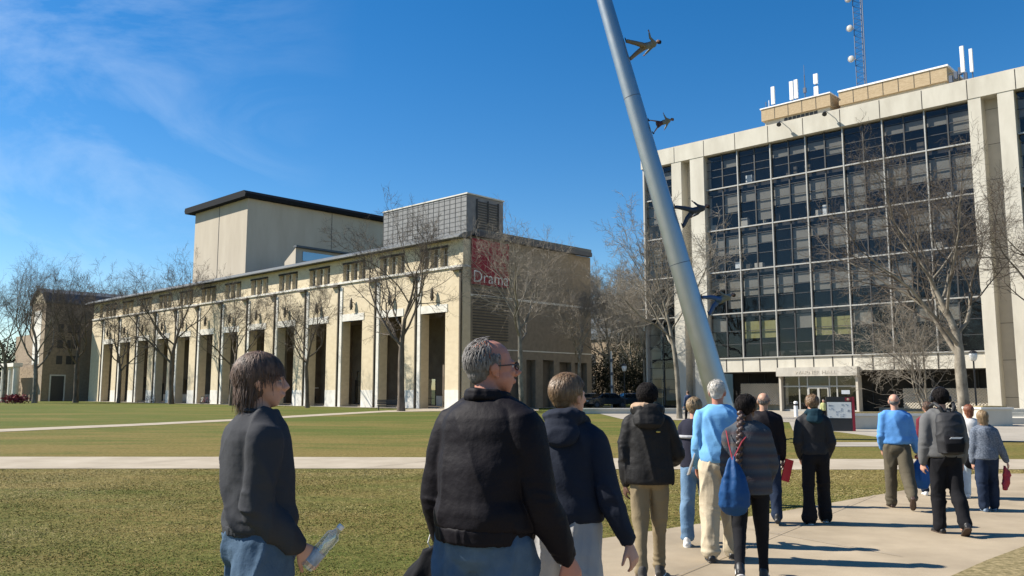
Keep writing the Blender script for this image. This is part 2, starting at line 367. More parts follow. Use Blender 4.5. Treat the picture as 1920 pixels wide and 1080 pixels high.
# set-back stage tower
tw=MB(); tw.box(-66.1,-50.47,6,45.5,15,28.55); tw.build('stage_tower_wall',M_sand,thr)
tj=MB(); tj.box(-58.6,-58.5,5.97,6.0,16,28.5); tj.box(-50.47,-50.44,20,20.08,16,28.5); each(tj,'wall_joint',M_frame,thr)
tr=MB(); tr.prism([(-67.5,28.55),(-49.6,28.55),(-49.4,29.0),(-49.9,29.45),(-67.6,29.45),(-67.8,29.0)],'y',5.0,46.5); tr.build('stage_tower_roof',mat('dark_roof_slab',(0.014,0.016,0.02),rough=.8,spec=.1),thr)
# zinc clad box behind the corner
zb=MB(); zb.box(-13.3,-.62,1.05,5.98,16.5,20.2); zb.build('zinc_box_wall',M_panel,thr)
zj=MB()
for i in range(17): zj.box(-13.3+i*.79,-13.28+i*.79,1.02,1.05,16.6,20.2)
for i in range(8): zj.box(-13.3,-.62,1.025,1.05,16.8+i*.45,16.82+i*.45)
zj.build('cladding_seam',mat('seam_grey',(0.10,0.10,0.10),rough=.7),thr)
zl=MB()
for i in range(11): zl.box(-.62,-.52,2.4,5.2,17.1+i*.25,17.2+i*.25)
zl.box(-.62,-.5,2.3,2.4,17,19.9); zl.box(-.62,-.5,5.2,5.3,17,19.9); zl.box(-.62,-.5,3.8,3.88,17,19.9)
zl.build('vent_louvre',M_frame,thr)
MB().box(-13.4,-.5,.98,6.05,20.2,20.32).build('zinc_box_cap',M_lime,thr)
# monitor dormer on the roof
dm=MB(); dm.prism([(-40.4,16.6),(-40.4,18.4),(-37.8,20.0),(-37.8,16.6)],'y',6,19); dm.build('dormer_wall',M_sand,thr)
MB().box(-37.9,-37.2,5.7,19.2,20.0,20.25).build('dormer_roof',M_roofm,thr)
MB().box(-37.78,-37.7,7,18,18.4,19.6).build('dormer_window',M_glassb,thr)
MB().box(-88,-68,7,20,16.8,18.2).build('rear_roof_box',M_roofm,thr)
# banner hangs on the side wall
bn=tag(empty('banner',PC,AZ),'dark red banner reading Drama high on the shaded side wall','banner')
MB().box(.14,.17,.95,5.98,11.55,15.85).build('cloth',M_maroon,bn,fix=True)
text('Drama',1.62,(.19,1.1,11.75),(math.pi/2,0,math.pi/2),M_white,bn,sx=1.08,ext=.004,thin=-.012)
f=MB(); f.box(.05,.13,.9,6.03,15.86,15.95); f.box(.05,.13,.9,6.03,11.44,11.53); each(f,'rail',M_frame,bn)
# things under the arcade
def bench(loc,rz,label,L=1.8):
    t=tag(empty('bench',loc,rz),label,'bench')
    s=MB(); [s.box(-L/2,L/2,-.25+i*.13,-.14+i*.13,.42,.46) for i in range(4)]; s.build('seat',M_frame,t)
    for sx in (-L/2+.15,L/2-.15): MB().box(sx-.04,sx+.04,-.22,.22,0,.42).build('leg',M_frame,t)
    s=MB(); [s.box(-L/2,L/2,.27,.30,.55+i*.13,.65+i*.13) for i in range(3)]; s.build('backrest',M_frame,t)
    return t
gb=ground(731,769.5); bench((gb.x,gb.y,0),R(8),'dark bench on the lawn just left of the tallest tree by the arcade',2.2)
# ------------------------------------------------------------------ far brick hall at the left edge
U=ground(75,752.5)
hall=tag(empty('brick_hall',U,AZ),'brown brick hall with a gabled front, left of the long arcade','building')
M_brick=mat('brown_brick',(0.26,0.20,0.145),rough=.9,c2=(0.35,0.28,0.20),scale=2.5,spec=.15,detail=8)
MB().box(-7,0,0,30,0,16.0).build('wall',M_brick,hall)
MB().prism([(-7,16.0),(-5.6,17.5),(-3.5,18.2),(-1.4,17.5),(0,16.0)],'y',.0,30).build('gable',M_cream,hall)
g=MB(); g.prism([(-7.3,15.9),(-7.3,16.2),(-5.7,17.8),(-3.5,18.6),(-1.3,17.8),(.3,16.2),(.3,15.9),(-1.4,17.52),(-3.5,18.25),(-5.6,17.52)],'y',-.3,30.5); g.build('roof',M_roofm,hall)
MB().box(-5.2,-1.8,-.03,0,6,14.8).build('front_window_screen',M_lime,hall)
d=MB(); d.box(0,.06,1.4,3.4,0,4.1); d.build('door',M_frame,hall)
d=MB(); d.box(0,.08,1.2,1.4,0,4.3); d.box(0,.08,3.4,3.6,0,4.3); d.box(0,.08,1.4,3.4,4.1,4.3); d.build('door_frame',M_lime,hall)
for j in range(3):
    for i in range(3):
        w=MB(); w.box(0,.05,4.5+i*.0,5.2,6+j*2.6,7.4+j*2.6) if i==0 else w.box(0,.05,1+i*1.5-.5,1.9+i*1.5-.5,6+j*2.6,7.4+j*2.6)
        w.build('window',M_frame,hall)
for i in range(4):
    c=MB(); xx=-11.6+i*1.9 if i<3 else -5.2
    c.tube([(xx,-2.2,0),(xx,-2.2,5.6)],.42 if i<3 else .5,12); c.build('column',M_lime,hall)
MB().box(-12.3,-4.6,-2.9,-1.5,5.6,6.2).build('porch_beam',M_lime,hall)
MB().box(-14,-7,0,25,0,11).build('rear_wing',M_brick,hall)
# ------------------------------------------------------------------ tall glass office block
M_conc=mat('pale_concrete',(0.47,0.435,0.36),rough=.85,c2=(0.60,0.565,0.48),scale=.8,spec=.2,bump=.15,bscale=10,stretch=(1,1,.35),detail=9)
M_tan=mat('tan_stone_panel',(0.46,0.42,0.35),rough=.85,c2=(0.54,0.49,0.41),scale=.9,spec=.2,detail=7)
M_alu=mat('aluminium_mullion',(0.40,0.385,0.35),rough=.45,var=.06,metal=.2)
M_blind=mat('roller_blind',(0.25,0.225,0.18),rough=.9,var=.08,scale=.6)
M_ceil=mat('yellow_lit_ceiling',(0.30,0.27,0.10),rough=.9,var=.08)  # yellow paint stands for lit ceilings behind the lowest panes
M_glassd=glass_mat('tinted_glass',(0.78,0.80,0.82),.92,.02,wob=.25)
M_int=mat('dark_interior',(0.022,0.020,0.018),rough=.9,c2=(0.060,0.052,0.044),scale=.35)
M_black=mat('black_metal',(0.018,0.018,0.02),rough=.5)
off=tag(empty('office_block',WC,AZ),'tall office block of tinted glass bays between pale concrete fins','building')
ROWS=[4.53,8.34,12.05,15.82,19.60,22.70]
XL,XR=-21.85,-.06; NBW=7; bw=(XR-XL)/NBW
rnd=random.Random(5)
blank={(4,5):3,(4,0):1}
def glazing(x0,x1,z0,z1,row,coln,cols=2):
    """one structural bay of glass: dark frame, two panes wide, blinds and painted lit ceilings behind"""
    w=MB(); y=.36
    h=z1-z0; wd=(x1-x0)/cols
    for i in range(1,cols): w.box(x0+wd*i-.05,x0+wd*i+.05,y-.07,y+.05,z0+.06,z1)
    for fz in ((.17,.42,.64) if row>0 else (.33,.66)):
        zz=z1-h*fz if row>0 else z0+h*fz*.9
        w.box(x0,x1,y-.04,y+.04,zz-.022,zz+.022)
    f=w.build('window',M_frame,off)
    g=MB(); 
    for i in range(cols):
        t=rnd.uniform(-.006,.006); a=x0+wd*i+.05; c=x0+wd*(i+1)-.05
        g.add([(a,y+t,z0+.05),(c,y-t,z0+.05),(c,y-t+.004,z1),(a,y+t-.004,z1)],[(0,1,2,3)])
    g.build('pane',M_glassd,f,fix=False)
    b=MB(); b2=MB(); lit=False
    for i in range(cols):
        a=x0+wd*i+.07; c=x0+wd*(i+1)-.07
        if row>0:
            r=rnd.random()
            if row==4 and coln in (1,4): continue
            if row==4 and coln==0 and i==0: continue
            if r<.10: continue
            lo=z1-h*(.60 if r<.6 else (.40 if r<.8 else (.72 if r<.93 else .88)))
            b.box(a,c,y+.12,y+.14,lo,z1-h*.19)
        else:
            if coln in (1,3): b.box(a,c,y+.12,y+.14,z0+h*.42,z1-h*.2); lit=True  # these boxes carry the painted glow of the ceilings
            elif rnd.random()<.4: b.box(a,c,y+.12,y+.14,z0+h*.6,z1-h*.1)
    if b.v: b.build('blind_or_ceiling',M_ceil if lit else M_blind,f)
glazing(-28.45,-25.35,.3,4.46,1,90)
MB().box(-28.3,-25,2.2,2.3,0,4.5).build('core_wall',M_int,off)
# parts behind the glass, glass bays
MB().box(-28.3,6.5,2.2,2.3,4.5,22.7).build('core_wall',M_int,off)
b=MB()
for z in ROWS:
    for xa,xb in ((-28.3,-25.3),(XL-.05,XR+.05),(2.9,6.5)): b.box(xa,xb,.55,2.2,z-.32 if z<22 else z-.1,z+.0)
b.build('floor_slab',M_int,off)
for r in range(5):
    for c in range(NBW): glazing(XL+bw*c,XL+bw*(c+1),ROWS[r],ROWS[r+1],r,c)
    glazing(-28.45,-25.35,ROWS[r],ROWS[r+1],r,90); glazing(2.95,6.4,ROWS[r],ROWS[r+1],r,91)
for c in range(1,NBW): MB().box(XL+bw*c-.045,XL+bw*c+.045,.12,.34,4.5,22.72).build('mullion',M_alu,off)
for z in ROWS[1:5]:
    m=MB(); m.box(XL,XR,.14,.34,z-.05,z+.05); m.box(-28.45,-25.32,.14,.34,z-.05,z+.05); m.box(2.9,6.4,.14,.34,z-.05,z+.05); m.build('floor_transom',M_alu,off)
MB().box(-28.62,-28.45,.0,.5,0,22.7).build('corner_mullion',M_alu,off)
for i in range(26):
    r_=rnd.choice([1,2,3,4]); x_=rnd.uniform(XL,XR-1); z_=ROWS[r_]+rnd.uniform(.1,.3)
    MB().box(x_,x_+rnd.uniform(.25,.8),.75,1.2,z_,z_+rnd.uniform(.25,.8)).build('office_clutter',rnd.choice([M_tan,M_white,M_bronze]),off)
# concrete fins and the stone panels between them
for a,c in ((-25.32,-24.28),(-23.34,-21.93),(-.06,.78),(1.85,2.88)):
    MB().box(a,c,-.12,1.2,0,22.75).build('fin',M_conc,off)
for a,c in ((-24.28,-23.34),(.78,1.85)):
    MB().box(a,c,1.0,1.4,0,22.75).build('stone_panel',M_tan,off)
    b=MB(); [b.box(a,c,.99,1.0,1.2+i*2.6,1.23+i*2.6) for i in range(9)]; b.build('panel_joint',M_frame,off)
b=MB(); b.box(-28.7,8.0,-.16,1.4,22.75,24.2); b.build('parapet',M_conc,off)
b=MB(); [b.box(XL+bw*c-.03,XL+bw*c+.03,-.165,-.16,22.76,24.19) for c in range(-2,11)]; each(b,'parapet_joint',M_dark,off)
b=MB(); b.box(-28.6,8.0,-.1,-.0,24.2,24.28); b.box(-28.6,8.0,.5,22,24.1,24.2); b.build('roof',M_tan,off)
MB().box(-28.6,-28.4,.55,22,0,24.1).build('end_wall',M_conc,off)
# band over the recessed ground floor
MB().box(XL,XR,.0,.5,3.26,4.40).build('fascia',M_conc,off)
b=MB(); [b.box(XL+bw*.5*c-.04,XL+bw*.5*c+.04,-.02,.0,3.3,4.36) for c in range(1,14)]; each(b,'fascia_joint',M_dark,off)
b=MB(); b.box(XL,XR,-.12,.36,4.40,4.50); b.build('fascia_cap',M_alu,off)
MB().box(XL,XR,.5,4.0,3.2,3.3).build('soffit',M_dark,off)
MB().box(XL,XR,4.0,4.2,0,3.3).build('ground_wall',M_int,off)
gf=MB()
for i in range(15): gf.box(XL+i*1.556-.03,XL+i*1.556+.03,3.9,4.0,.1,3.2) 
gf.build('ground_mullion',M_frame,off)
b=MB(); b.box(XL,-15.6,3.4,3.5,0,.55); b.box(-8.8,XR,3.4,3.5,0,.35); each(b,'plinth',M_conc,off)
# right hand wing below
MB().box(3.0,8.0,.4,1.0,0,4.5).build('wing_wall',M_tan,off)
# pierced screens on the ground floor
def lattice(x0,x1,z0,z1,y):
    s=MB(); st=.22
    n=int((x1-x0+z1-z0)/st)+1
    for i in range(n):
        a=x0-(z1-z0)+i*st
        for sg in (1,-1):
            p0=(max(a,x0),0); 
            u0=max(0,x0-a); u1=min(z1-z0,x1-a)
            if u1<=u0: continue
            if sg==1: A=(a+u0,z0+u0); B=(a+u1,z0+u1)
            else: A=(a+u0,z1-u0); B=(a+u1,z1-u1)
            s.tube([(A[0],y,A[1]),(B[0],y,B[1])],.034,4)
    s.box(x0,x1,y+.05,y+.08,z0,z1)
    return s
lattice(-6.3,-.3,.35,1.85,1.6).build('pierced_screen',M_tan,off)
lattice(-20.2,-15.8,.5,2.3,2.2).build('pierced_screen',M_tan,off)
# entrance portal
por=MB(); por.box(-15.42,-15.24,-.25,.5,0,2.84); por.box(-9.14,-8.96,-.25,.5,0,2.84); each(por,'portal_pier',M_tan,off)
MB().box(-15.5,-8.88,-.55,.0,2.84,3.55).build('portal_beam',mat('weathered_concrete',(0.36,0.33,0.28),rough=.9,c2=(0.54,0.51,0.44),scale=1.6,stretch=(1,1,.4),detail=9),off)
text('WARNER HALL',.40,(-12.2,-.56,3.0),(math.pi/2,0,0),M_tan,off,align='CENTER',sx=1.25,ext=.015)
ef=MB(); y=.1
for x in (-13.85,-13.15,-11.35,-10.75): ef.box(x-.05,x+.05,y,y+.1,0,2.84)
ef.box(-15.22,-9.16,y+.01,y+.09,1.98,2.08); ef.box(-15.22,-9.16,y+.01,y+.09,0,.18)
ef.build('entrance_frame',M_alu,off)
MB().box(-15.22,-9.16,y+.04,y+.05,.1,2.84).build('entrance_glass',M_glassd,off)
for s in (-1,1):
    d=MB(); x0=-12.25 if s>0 else -13.08; x1=x0+.83
    d.box(x0,x0+.09,y-.06,y-.003,.1,1.96); d.box(x1-.09,x1,y-.06,y-.003,.1,1.96); d.box(x0+.09,x1-.09,y-.06,y-.003,1.86,1.96); d.box(x0+.09,x1-.09,y-.06,y-.003,.1,.25)
    dd=d.build('door',M_alu,off); MB().tube([(x0+.2 if s>0 else x1-.2,y-.12,.9),(x0+.2 if s>0 else x1-.2,y-.12,1.3)],.02).build('handle',M_frame,dd)
sg=MB().box(-10.4,-9.75,y-.03,y-.003,1.42,1.72); so_=sg.build('door_notice',mat('grey_notice',(.35,.38,.42),rough=.5),off)
# penthouse (set back) with tan brick bands
M_tanb=mat('tan_brick',(0.36,0.27,0.165),rough=.9,c2=(0.47,0.37,0.24),scale=6,spec=.15,stretch=(.6,.6,2.5),detail=8)
p=MB(); p.box(-18.7,-12.2,5,12,26.5,27.62); p.box(-11.6,-2.82,5.4,14,26.45,27.62); each(p,'penthouse_wall',M_tanb,off)
p=MB(); [p.box(-18.7+i*1.3-.02,-18.7+i*1.3+.02,4.98,5,26.5,27.62) for i in range(1,5)]; [p.box(-11.6+i*1.25-.02,-11.6+i*1.25+.02,5.38,5.4,26.45,27.62) for i in range(1,7)]; p.build('penthouse_joint',M_bronze,off)
p=MB(); p.box(-18.8,-12.15,4.92,12,27.62,27.72); p.box(-11.65,-2.7,5.32,14,27.62,27.76); each(p,'penthouse_cap',M_white,off)
p=MB(); p.box(-18.5,-12.4,5.3,11.8,24.2,26.5); p.box(-11.6,-3.0,5.7,13.8,24.2,26.45); each(p,'penthouse_base',M_conc,off)
p=MB(); [p.box(-16.6+i*.4,-16.3+i*.4,5.25,5.3,25.2,26.4) for i in range(8)]; p.build('vent_grille',M_frame,off)
M_ant=mat('antenna_white',(0.72,0.72,0.70),rough=.5,var=.05)
M_steel=mat('galvanised_steel',(0.085,0.10,0.13),rough=.5,metal=.4)
def wpos(x,y,z): return WC+ex*x+ey*y+Vector((0,0,z))
ants=[(-18.55,5.6,27.72,.9,.25,'short pair of thin rods at the left end of the penthouse roof','rods'),
(-17.75,5.6,27.72,2.05,.36,'white panel antenna standing alone near the left end of the penthouse roof','panel'),
(-15.95,5.6,27.72,2.1,.36,'left of two white panel antennas standing side by side on the penthouse','panel'),
(-15.5,5.6,27.72,2.15,.36,'right of two white panel antennas standing side by side on the penthouse','panel'),
(-14.75,5.6,27.72,2.7,.1,'slim whip antenna with a grey box, between the paired and the stacked antennas','whip'),
(-13.65,5.6,27.72,2.2,.4,'two white antenna boxes stacked on one post','stack'),
(-1.9,5.2,24.2,3.4,.3,'cluster of grey antenna boxes at the right end of the penthouse','cluster'),
(-1.42,4.6,24.2,4.45,.3,'taller white panel antenna right of the penthouse','panel2'),
(-.70,4.2,24.2,3.9,.25,'shorter white panel antenna right of the penthouse, above the fin','panel2')]
for x,y,z,h,w,lab,kd in ants:
    t=tag(empty('antenna',wpos(x,y,z),AZ),lab,'antenna','antennas on the office roof')
    m=MB(); m.tube([(0,.12,0),(0,.12,h*.9)],.045,6); m.build('mast',M_steel,t)
    if kd=='panel': MB().box(-w/2,w/2,-.1,.06,h*.17,h).build('panel',M_ant,t,bevel=.03); MB().box(-.5,.5,-.1,.3,0,.12).build('foot',M_steel,t)
    elif kd=='panel2': MB().box(-w/2,w/2,-.1,.06,h*.52,h).build('panel',M_ant,t,bevel=.03)
    elif kd=='stack': MB().box(-w/2,w/2,-.1,.06,h*.12,h*.47).build('panel',M_ant,t,bevel=.02); MB().box(-w/2,w/2,-.1,.06,h*.58,h).build('panel',M_ant,t,bevel=.02)
    elif kd=='rods': MB().tube([(.3,.12,0),(.3,.12,h)],.04,6).build('rod',M_ant,t)
    elif kd=='whip': MB().box(-.12,.12,0,.2,h*.28,h*.45).build('box',M_steel,t); MB().tube([(0,.12,h*.9),(0,.12,h*1.25)],.02,5).build('rod',M_steel,t)
    else:
        c=MB(); [c.box(-.7+.35*i,-.45+.35*i,-.2+.1*(i%2),.1,h*.55+.25*((i*7)%3),h*.72+.25*((i*7)%3)) for i in range(4)]; [c.tube([(-.8,.1,h*(.6+.2*i)),(.5,.1,h*(.6+.2*i))],.03,5) for i in range(2)]; c.build('box',M_steel,t)
# lattice mast with three dishes
tm=tag(empty('radio_mast',wpos(-10.25,7.5,27.6),AZ),'tall steel lattice mast with three round white dishes on the office roof','radio mast')
m=MB(); Hm=20; w=.42
P=[(w,-w*.58),(-w,-w*.58),(0,w*1.15)]
for a in P: m.tube([(a[0],a[1],0),(a[0],a[1],Hm)],.035,5)
n=int(Hm/.55)
for i in range(n):
    for k in range(3):
        a=P[k]; b2=P[(k+1)%3]; z=i*.55
        m.tube([(a[0],a[1],z),(b2[0],b2[1],z+.55)],.014,3); m.tube([(a[0],a[1],z),(b2[0],b2[1],z)],.012,3)
m.build('lattice',M_steel,tm)
for z in (3.35,6.2,8.95):
    d=MB(); d.tube([(-.75,-.35,z),(-.72,-.48,z),(-.66,-.62,z)],[.10,.28,.30],14); d.ell((-.64,-.66,z),.28,.10,.28); d.tube([(-.4,-.24,z),(-.75,-.36,z)],.05,6)
    d.build('dish',mat('dish_grey',(.42,.41,.39),rough=.6),tm,smooth=False)
# small floodlights on the parapet
for x in (-14.3,-10.4):
    t=tag(empty('floodlight',wpos(x,-.3,24.2),AZ),'small floodlight on the parapet '+('below the vent grille' if x<-12 else 'below the long right hand penthouse'),'floodlight')
    MB().tube([(0,.3,0),(0,-.3,.0),(0,-.5,-.25)],.03,5).build('arm',M_steel,t); MB().tube([(0,-.45,-.2),(.12,-.7,-.4)],[.13,.2],8).build('lamp_head',M_frame,t)
# ------------------------------------------------------------------ bare winter trees
M_bark=mat('grey_bark',(0.085,0.068,0.052),rough=.95,c2=(0.20,0.165,0.13),scale=3,bump=.6,bscale=14,spec=.1,stretch=(1,1,.35))
M_barkp=mat('mottled_pale_bark',(0.10,0.085,0.065),rough=.95,c2=(0.31,0.275,0.22),scale=2.2,bump=.5,bscale=10,spec=.1,stretch=(1,1,.6))
M_twig=mat('twig_brown',(0.085,0.070,0.056),rough=.95,c2=(0.165,0.14,0.115),scale=1.5,spec=.1)
M_twigp=mat('twig_pale',(0.17,0.145,0.115),rough=.95,c2=(0.32,0.285,0.235),scale=1.5,spec=.1)
def vrot(d,ang,az,rng):
    """direction d tipped by ang, turned by az around itself"""
    a=np.array([0,0,1.]) if abs(d[2])<.9 else np.array([1.,0,0])
    u=np.cross(d,a); u/=np.linalg.norm(u); w=np.cross(d,u)
    v=d*math.cos(ang)+(u*math.cos(az)+w*math.sin(az))*math.sin(ang); return v/np.linalg.norm(v)
class TB:
    def __init__(s): s.v=[]; s.f=[]; s.n=0
    def tube(s,P,Rr,n):
        P=np.array(P); m=len(P); T=np.gradient(P,axis=0); T/=np.linalg.norm(T,axis=1)[:,None]+1e-9
        a=np.array([0,0,1.]) if abs(T[0][2])<.9 else np.array([1.,0,0])
        U=np.cross(T,a); U/=np.linalg.norm(U,axis=1)[:,None]+1e-9; W=np.cross(T,U)
        th=np.arange(n)*2*math.pi/n
        V=P[:,None,:]+(U[:,None,:]*np.cos(th)[None,:,None]+W[:,None,:]*np.sin(th)[None,:,None])*np.array(Rr)[:,None,None]
        s.v.append(V.reshape(-1,3)); i=np.arange(m-1)[:,None]*n; k=np.arange(n)[None,:]; k2=(k+1)%n
        s.f.append((np.stack([i+k,i+k2,i+n+k2,i+n+k],-1).reshape(-1,4))+s.n); s.n+=m*n
    def build(s,name,m,parent):
        V=np.concatenate(s.v); Fq=np.concatenate(s.f)
        me=bpy.data.meshes.new(name); me.vertices.add(len(V)); me.vertices.foreach_set('co',V.astype(np.float32).ravel())
        me.loops.add(Fq.size); me.loops.foreach_set('vertex_index',Fq.astype(np.int32).ravel())
        me.polygons.add(len(Fq)); me.polygons.foreach_set('loop_start',np.arange(0,Fq.size,4,dtype=np.int32)); me.polygons.foreach_set('loop_total',np.full(len(Fq),4,dtype=np.int32))
        me.polygons.foreach_set('use_smooth',[True]*len(Fq)); me.update(calc_edges=True); me.materials.append(m)
        o=bpy.data.objects.new(name,me); col.objects.link(o); o.parent=parent; return o
def tree(loc,H,seed,fork=.3,spread=.42,tr=.018,limbs=6,dens=1.0,label='',bark=None,twig=None,lean=(0,0),group=None,name='bare_tree',thin=1.0,up=.25,stems=None,fine=.0085):
    rng=np.random.default_rng(seed); T=TB(); C=TB()
    root=tag(empty(name,loc),label,'tree',group)
    def grow(p,d,Ln,r,lv,mxs):
        segs={0:9,1:7,2:5,3:4,4:3}[lv]; pts=[p.copy()]; rs=[r]; dd=d.copy()
        wob={0:.06,1:.15,2:.2,3:.26,4:.3}[lv]
        for i in range(segs):
            dd=dd+rng.normal(0,wob,3)+np.array([0,0,up*(.30 if lv in(1,2) else .12)]) ; dd/=np.linalg.norm(dd)
            p=p+dd*Ln/segs; pts.append(p.copy()); rs.append(max(r*(1-(i+1)/segs*.72),fine*.75))
        (T if lv<=1 else C).tube(pts,rs,{0:10,1:7,2:5,3:3,4:3}[lv])
        if lv>=mxs: return
        nch={1:9,2:8,3:8}[lv]; nch=max(2,int(nch*dens+rng.random()))
        for j in range(nch):
            t=.22+.78*(j+rng.random()*.8)/nch; t=min(t,.99); q=t*segs; i0=int(q); fr=q-i0; i1=min(i0+1,segs)
            pp=pts[i0]*(1-fr)+pts[i1]*fr; rr=(rs[i0]*(1-fr)+rs[i1]*fr)
            tang=pts[i1]-pts[max(0,i1-1)]; tang/=np.linalg.norm(tang)
            nd=vrot(tang,rng.uniform(.45,1.05),rng.uniform(0,6.28),rng)
            l2=Ln*rng.uniform(.42,.62)*(1.15-.5*t)
            grow(pp,nd,l2,max(rr*.62,fine),lv+1,mxs)
        grow(pts[-1],dd,Ln*.42,rs[-1],lv+1,mxs)
    r0=H*tr
    if stems is None:
        # trunk, then limbs from the fork upward
        p=np.zeros(3); d=np.array([lean[0],lean[1],1.]); d/=np.linalg.norm(d); pts=[p.copy()]; rs=[r0*1.35]; Lt=H*.70; segs=10
        for i in range(segs):
            d=d+rng.normal(0,.035 if i*Lt/segs<fork*H else .10,3); d[2]=max(d[2],.7); d/=np.linalg.norm(d); p=p+d*Lt/segs; pts.append(p.copy())
            z=(i+1)/segs; rs.append(r0*(1.05-.2*z) if z*Lt<fork*H else r0*max(.16,.85-(z-fork*H/Lt)*1.05))
        T.tube(pts,rs,12)
        for j in range(limbs):
            t=(fork*H/Lt)+(1-fork*H/Lt)*(j/limbs)*.92; q=t*segs; i0=min(int(q),segs-1); fr=q-i0
            pp=pts[i0]*(1-fr)+pts[i0+1]*fr; rr=(rs[i0]*(1-fr)+rs[i0+1]*fr)
            az=j*2.4+rng.uniform(-.4,.4); el=rng.uniform(.75,1.15)*(1-.45*j/limbs)
            nd=vrot(np.array([0,0,1.]),el,az,rng)
            grow(pp,nd,H*spread*rng.uniform(.9,1.15)*(1.15-.38*j/limbs)*1.12,rr*.55,1,4)
        grow(pts[-1],d,H*.24,rs[-1]*.9,1,4)
    else:
        for j in range(stems):
            nd=vrot(np.array([0,0,1.]),rng.uniform(.12,.38),j*6.28/stems+rng.uniform(-.3,.3),rng)
            grow(np.array([rng.uniform(-.12,.12),rng.uniform(-.12,.12),0]),nd,H*.8,r0,1,4)
    T.build('trunk',bark or M_bark,root); C.build('crown',twig or M_twig,root)
    return root
def retree(src,loc,s,rz,label,group=None,sz=None):
    c=copy_tree(src); c.location=loc; c.scale=(s,s,sz or s); c.rotation_euler=(0,0,rz); c['label']=label
    if group: c['group']=group
    return c
def gY(px,Y): v=atY(px,733,Y); return Vector((v.x,v.y,0))
lawn_g='bare trees along the lawn'
t_big=tree(ground(752,771),15.6,19,fork=.30,spread=.40,tr=.0175,limbs=8,dens=.78,fine=.010,label='tallest bare tree in front of the right end of the arcade',group=lawn_g)
t_ban=tree(gY(978,66),13.4,23,fork=.40,spread=.42,tr=.015,limbs=7,label='bare pale-limbed tree in front of the red banner',bark=M_barkp,twig=M_twigp,group=lawn_g,up=.30,dens=.82)
t_right=tree(gY(1806,50),14.9,5,fork=.24,spread=.46,tr=.0205,limbs=9,label='big bare tree with mottled trunk in front of the office block',bark=M_barkp,twig=M_twig,lean=(-.02,0),dens=.88)
t_pole=tree(gY(1273,51),11.5,31,fork=.38,spread=.40,tr=.0125,limbs=7,dens=.8,label='slim bare tree just left of the foot of the steel pole',bark=M_barkp,twig=M_twigp)
t_multi=tree(gY(1738,55),7.6,8,tr=.0085,stems=6,dens=.85,label='small bare tree with several thin stems beside the entrance',twig=M_twigp,bark=M_barkp)
t_mid=tree(gY(577,84),11.6,41,fork=.33,spread=.42,tr=.0165,limbs=7,dens=.8,label='smaller bare tree left of the tallest one, near the middle of the arcade',group=lawn_g)
retree(t_mid,gY(434,97),1.08,2.0,'bare tree in front of the arcade, behind the man in the grey sweatshirt',lawn_g)
retree(t_big,gY(322,108),1.10,1.3,'tall bare tree rising above the eave near the left third of the arcade',lawn_g)
retree(t_mid,gY(223,118),1.12,4.0,'bare tree before the far left bays of the arcade',lawn_g)
retree(t_big,gY(143,122),1.16,2.6,'bare tree in front of the shaded wall of the brick hall',lawn_g)
t_left=tree(gY(66,118),18.5,77,fork=.25,spread=.42,tr=.016,limbs=8,dens=.85,label='bare tree with pale forked trunk in front of the gable of the brick hall',bark=M_barkp,group=lawn_g)
retree(t_left,gY(8,122),1.0,2.2,'bare tree at the left edge of the lawn',lawn_g)
retree(t_big,gY(270,172),1.45,.4,'bare treetop showing above the theatre roof at its left end','trees behind the theatre')
retree(t_left,gY(205,178),1.28,1.4,'bare treetop between the brick hall roof and the theatre roof','trees behind the theatre')
retree(t_big,gY(110,178),1.38,4.4,'bare treetop showing above the brick hall','trees behind the theatre')
fg='trees in the gap between the two buildings'
t_far=tree(gY(1188,135),22.5,91,fork=.15,spread=.36,tr=.012,limbs=9,label='tall airy pale treetop nearest the office block in the gap',twig=M_twigp,bark=M_barkp,group=fg,dens=1.15,up=.6,fine=.014)
retree(t_far,gY(1138,150),1.0,2.1,'tall airy pale treetop nearest the theatre in the gap',fg)
retree(t_far,gY(1215,150),.98,4.1,'tall airy treetop partly behind the left edge of the office block',fg)
retree(t_ban,gY(1150,88),.92,1.1,'low spreading bare tree in the gap, left of the lamp post',fg)
retree(t_pole,gY(1210,80),1.05,2.2,'bare tree close to the left corner of the office block',fg)
retree(t_ban,gY(1085,78),.80,3.1,'low bare tree in front of the right end of the theatre side wall',fg)
retree(t_right,gY(2010,52),.95,2.4,'bare tree beyond the right fins, its branches reaching in')
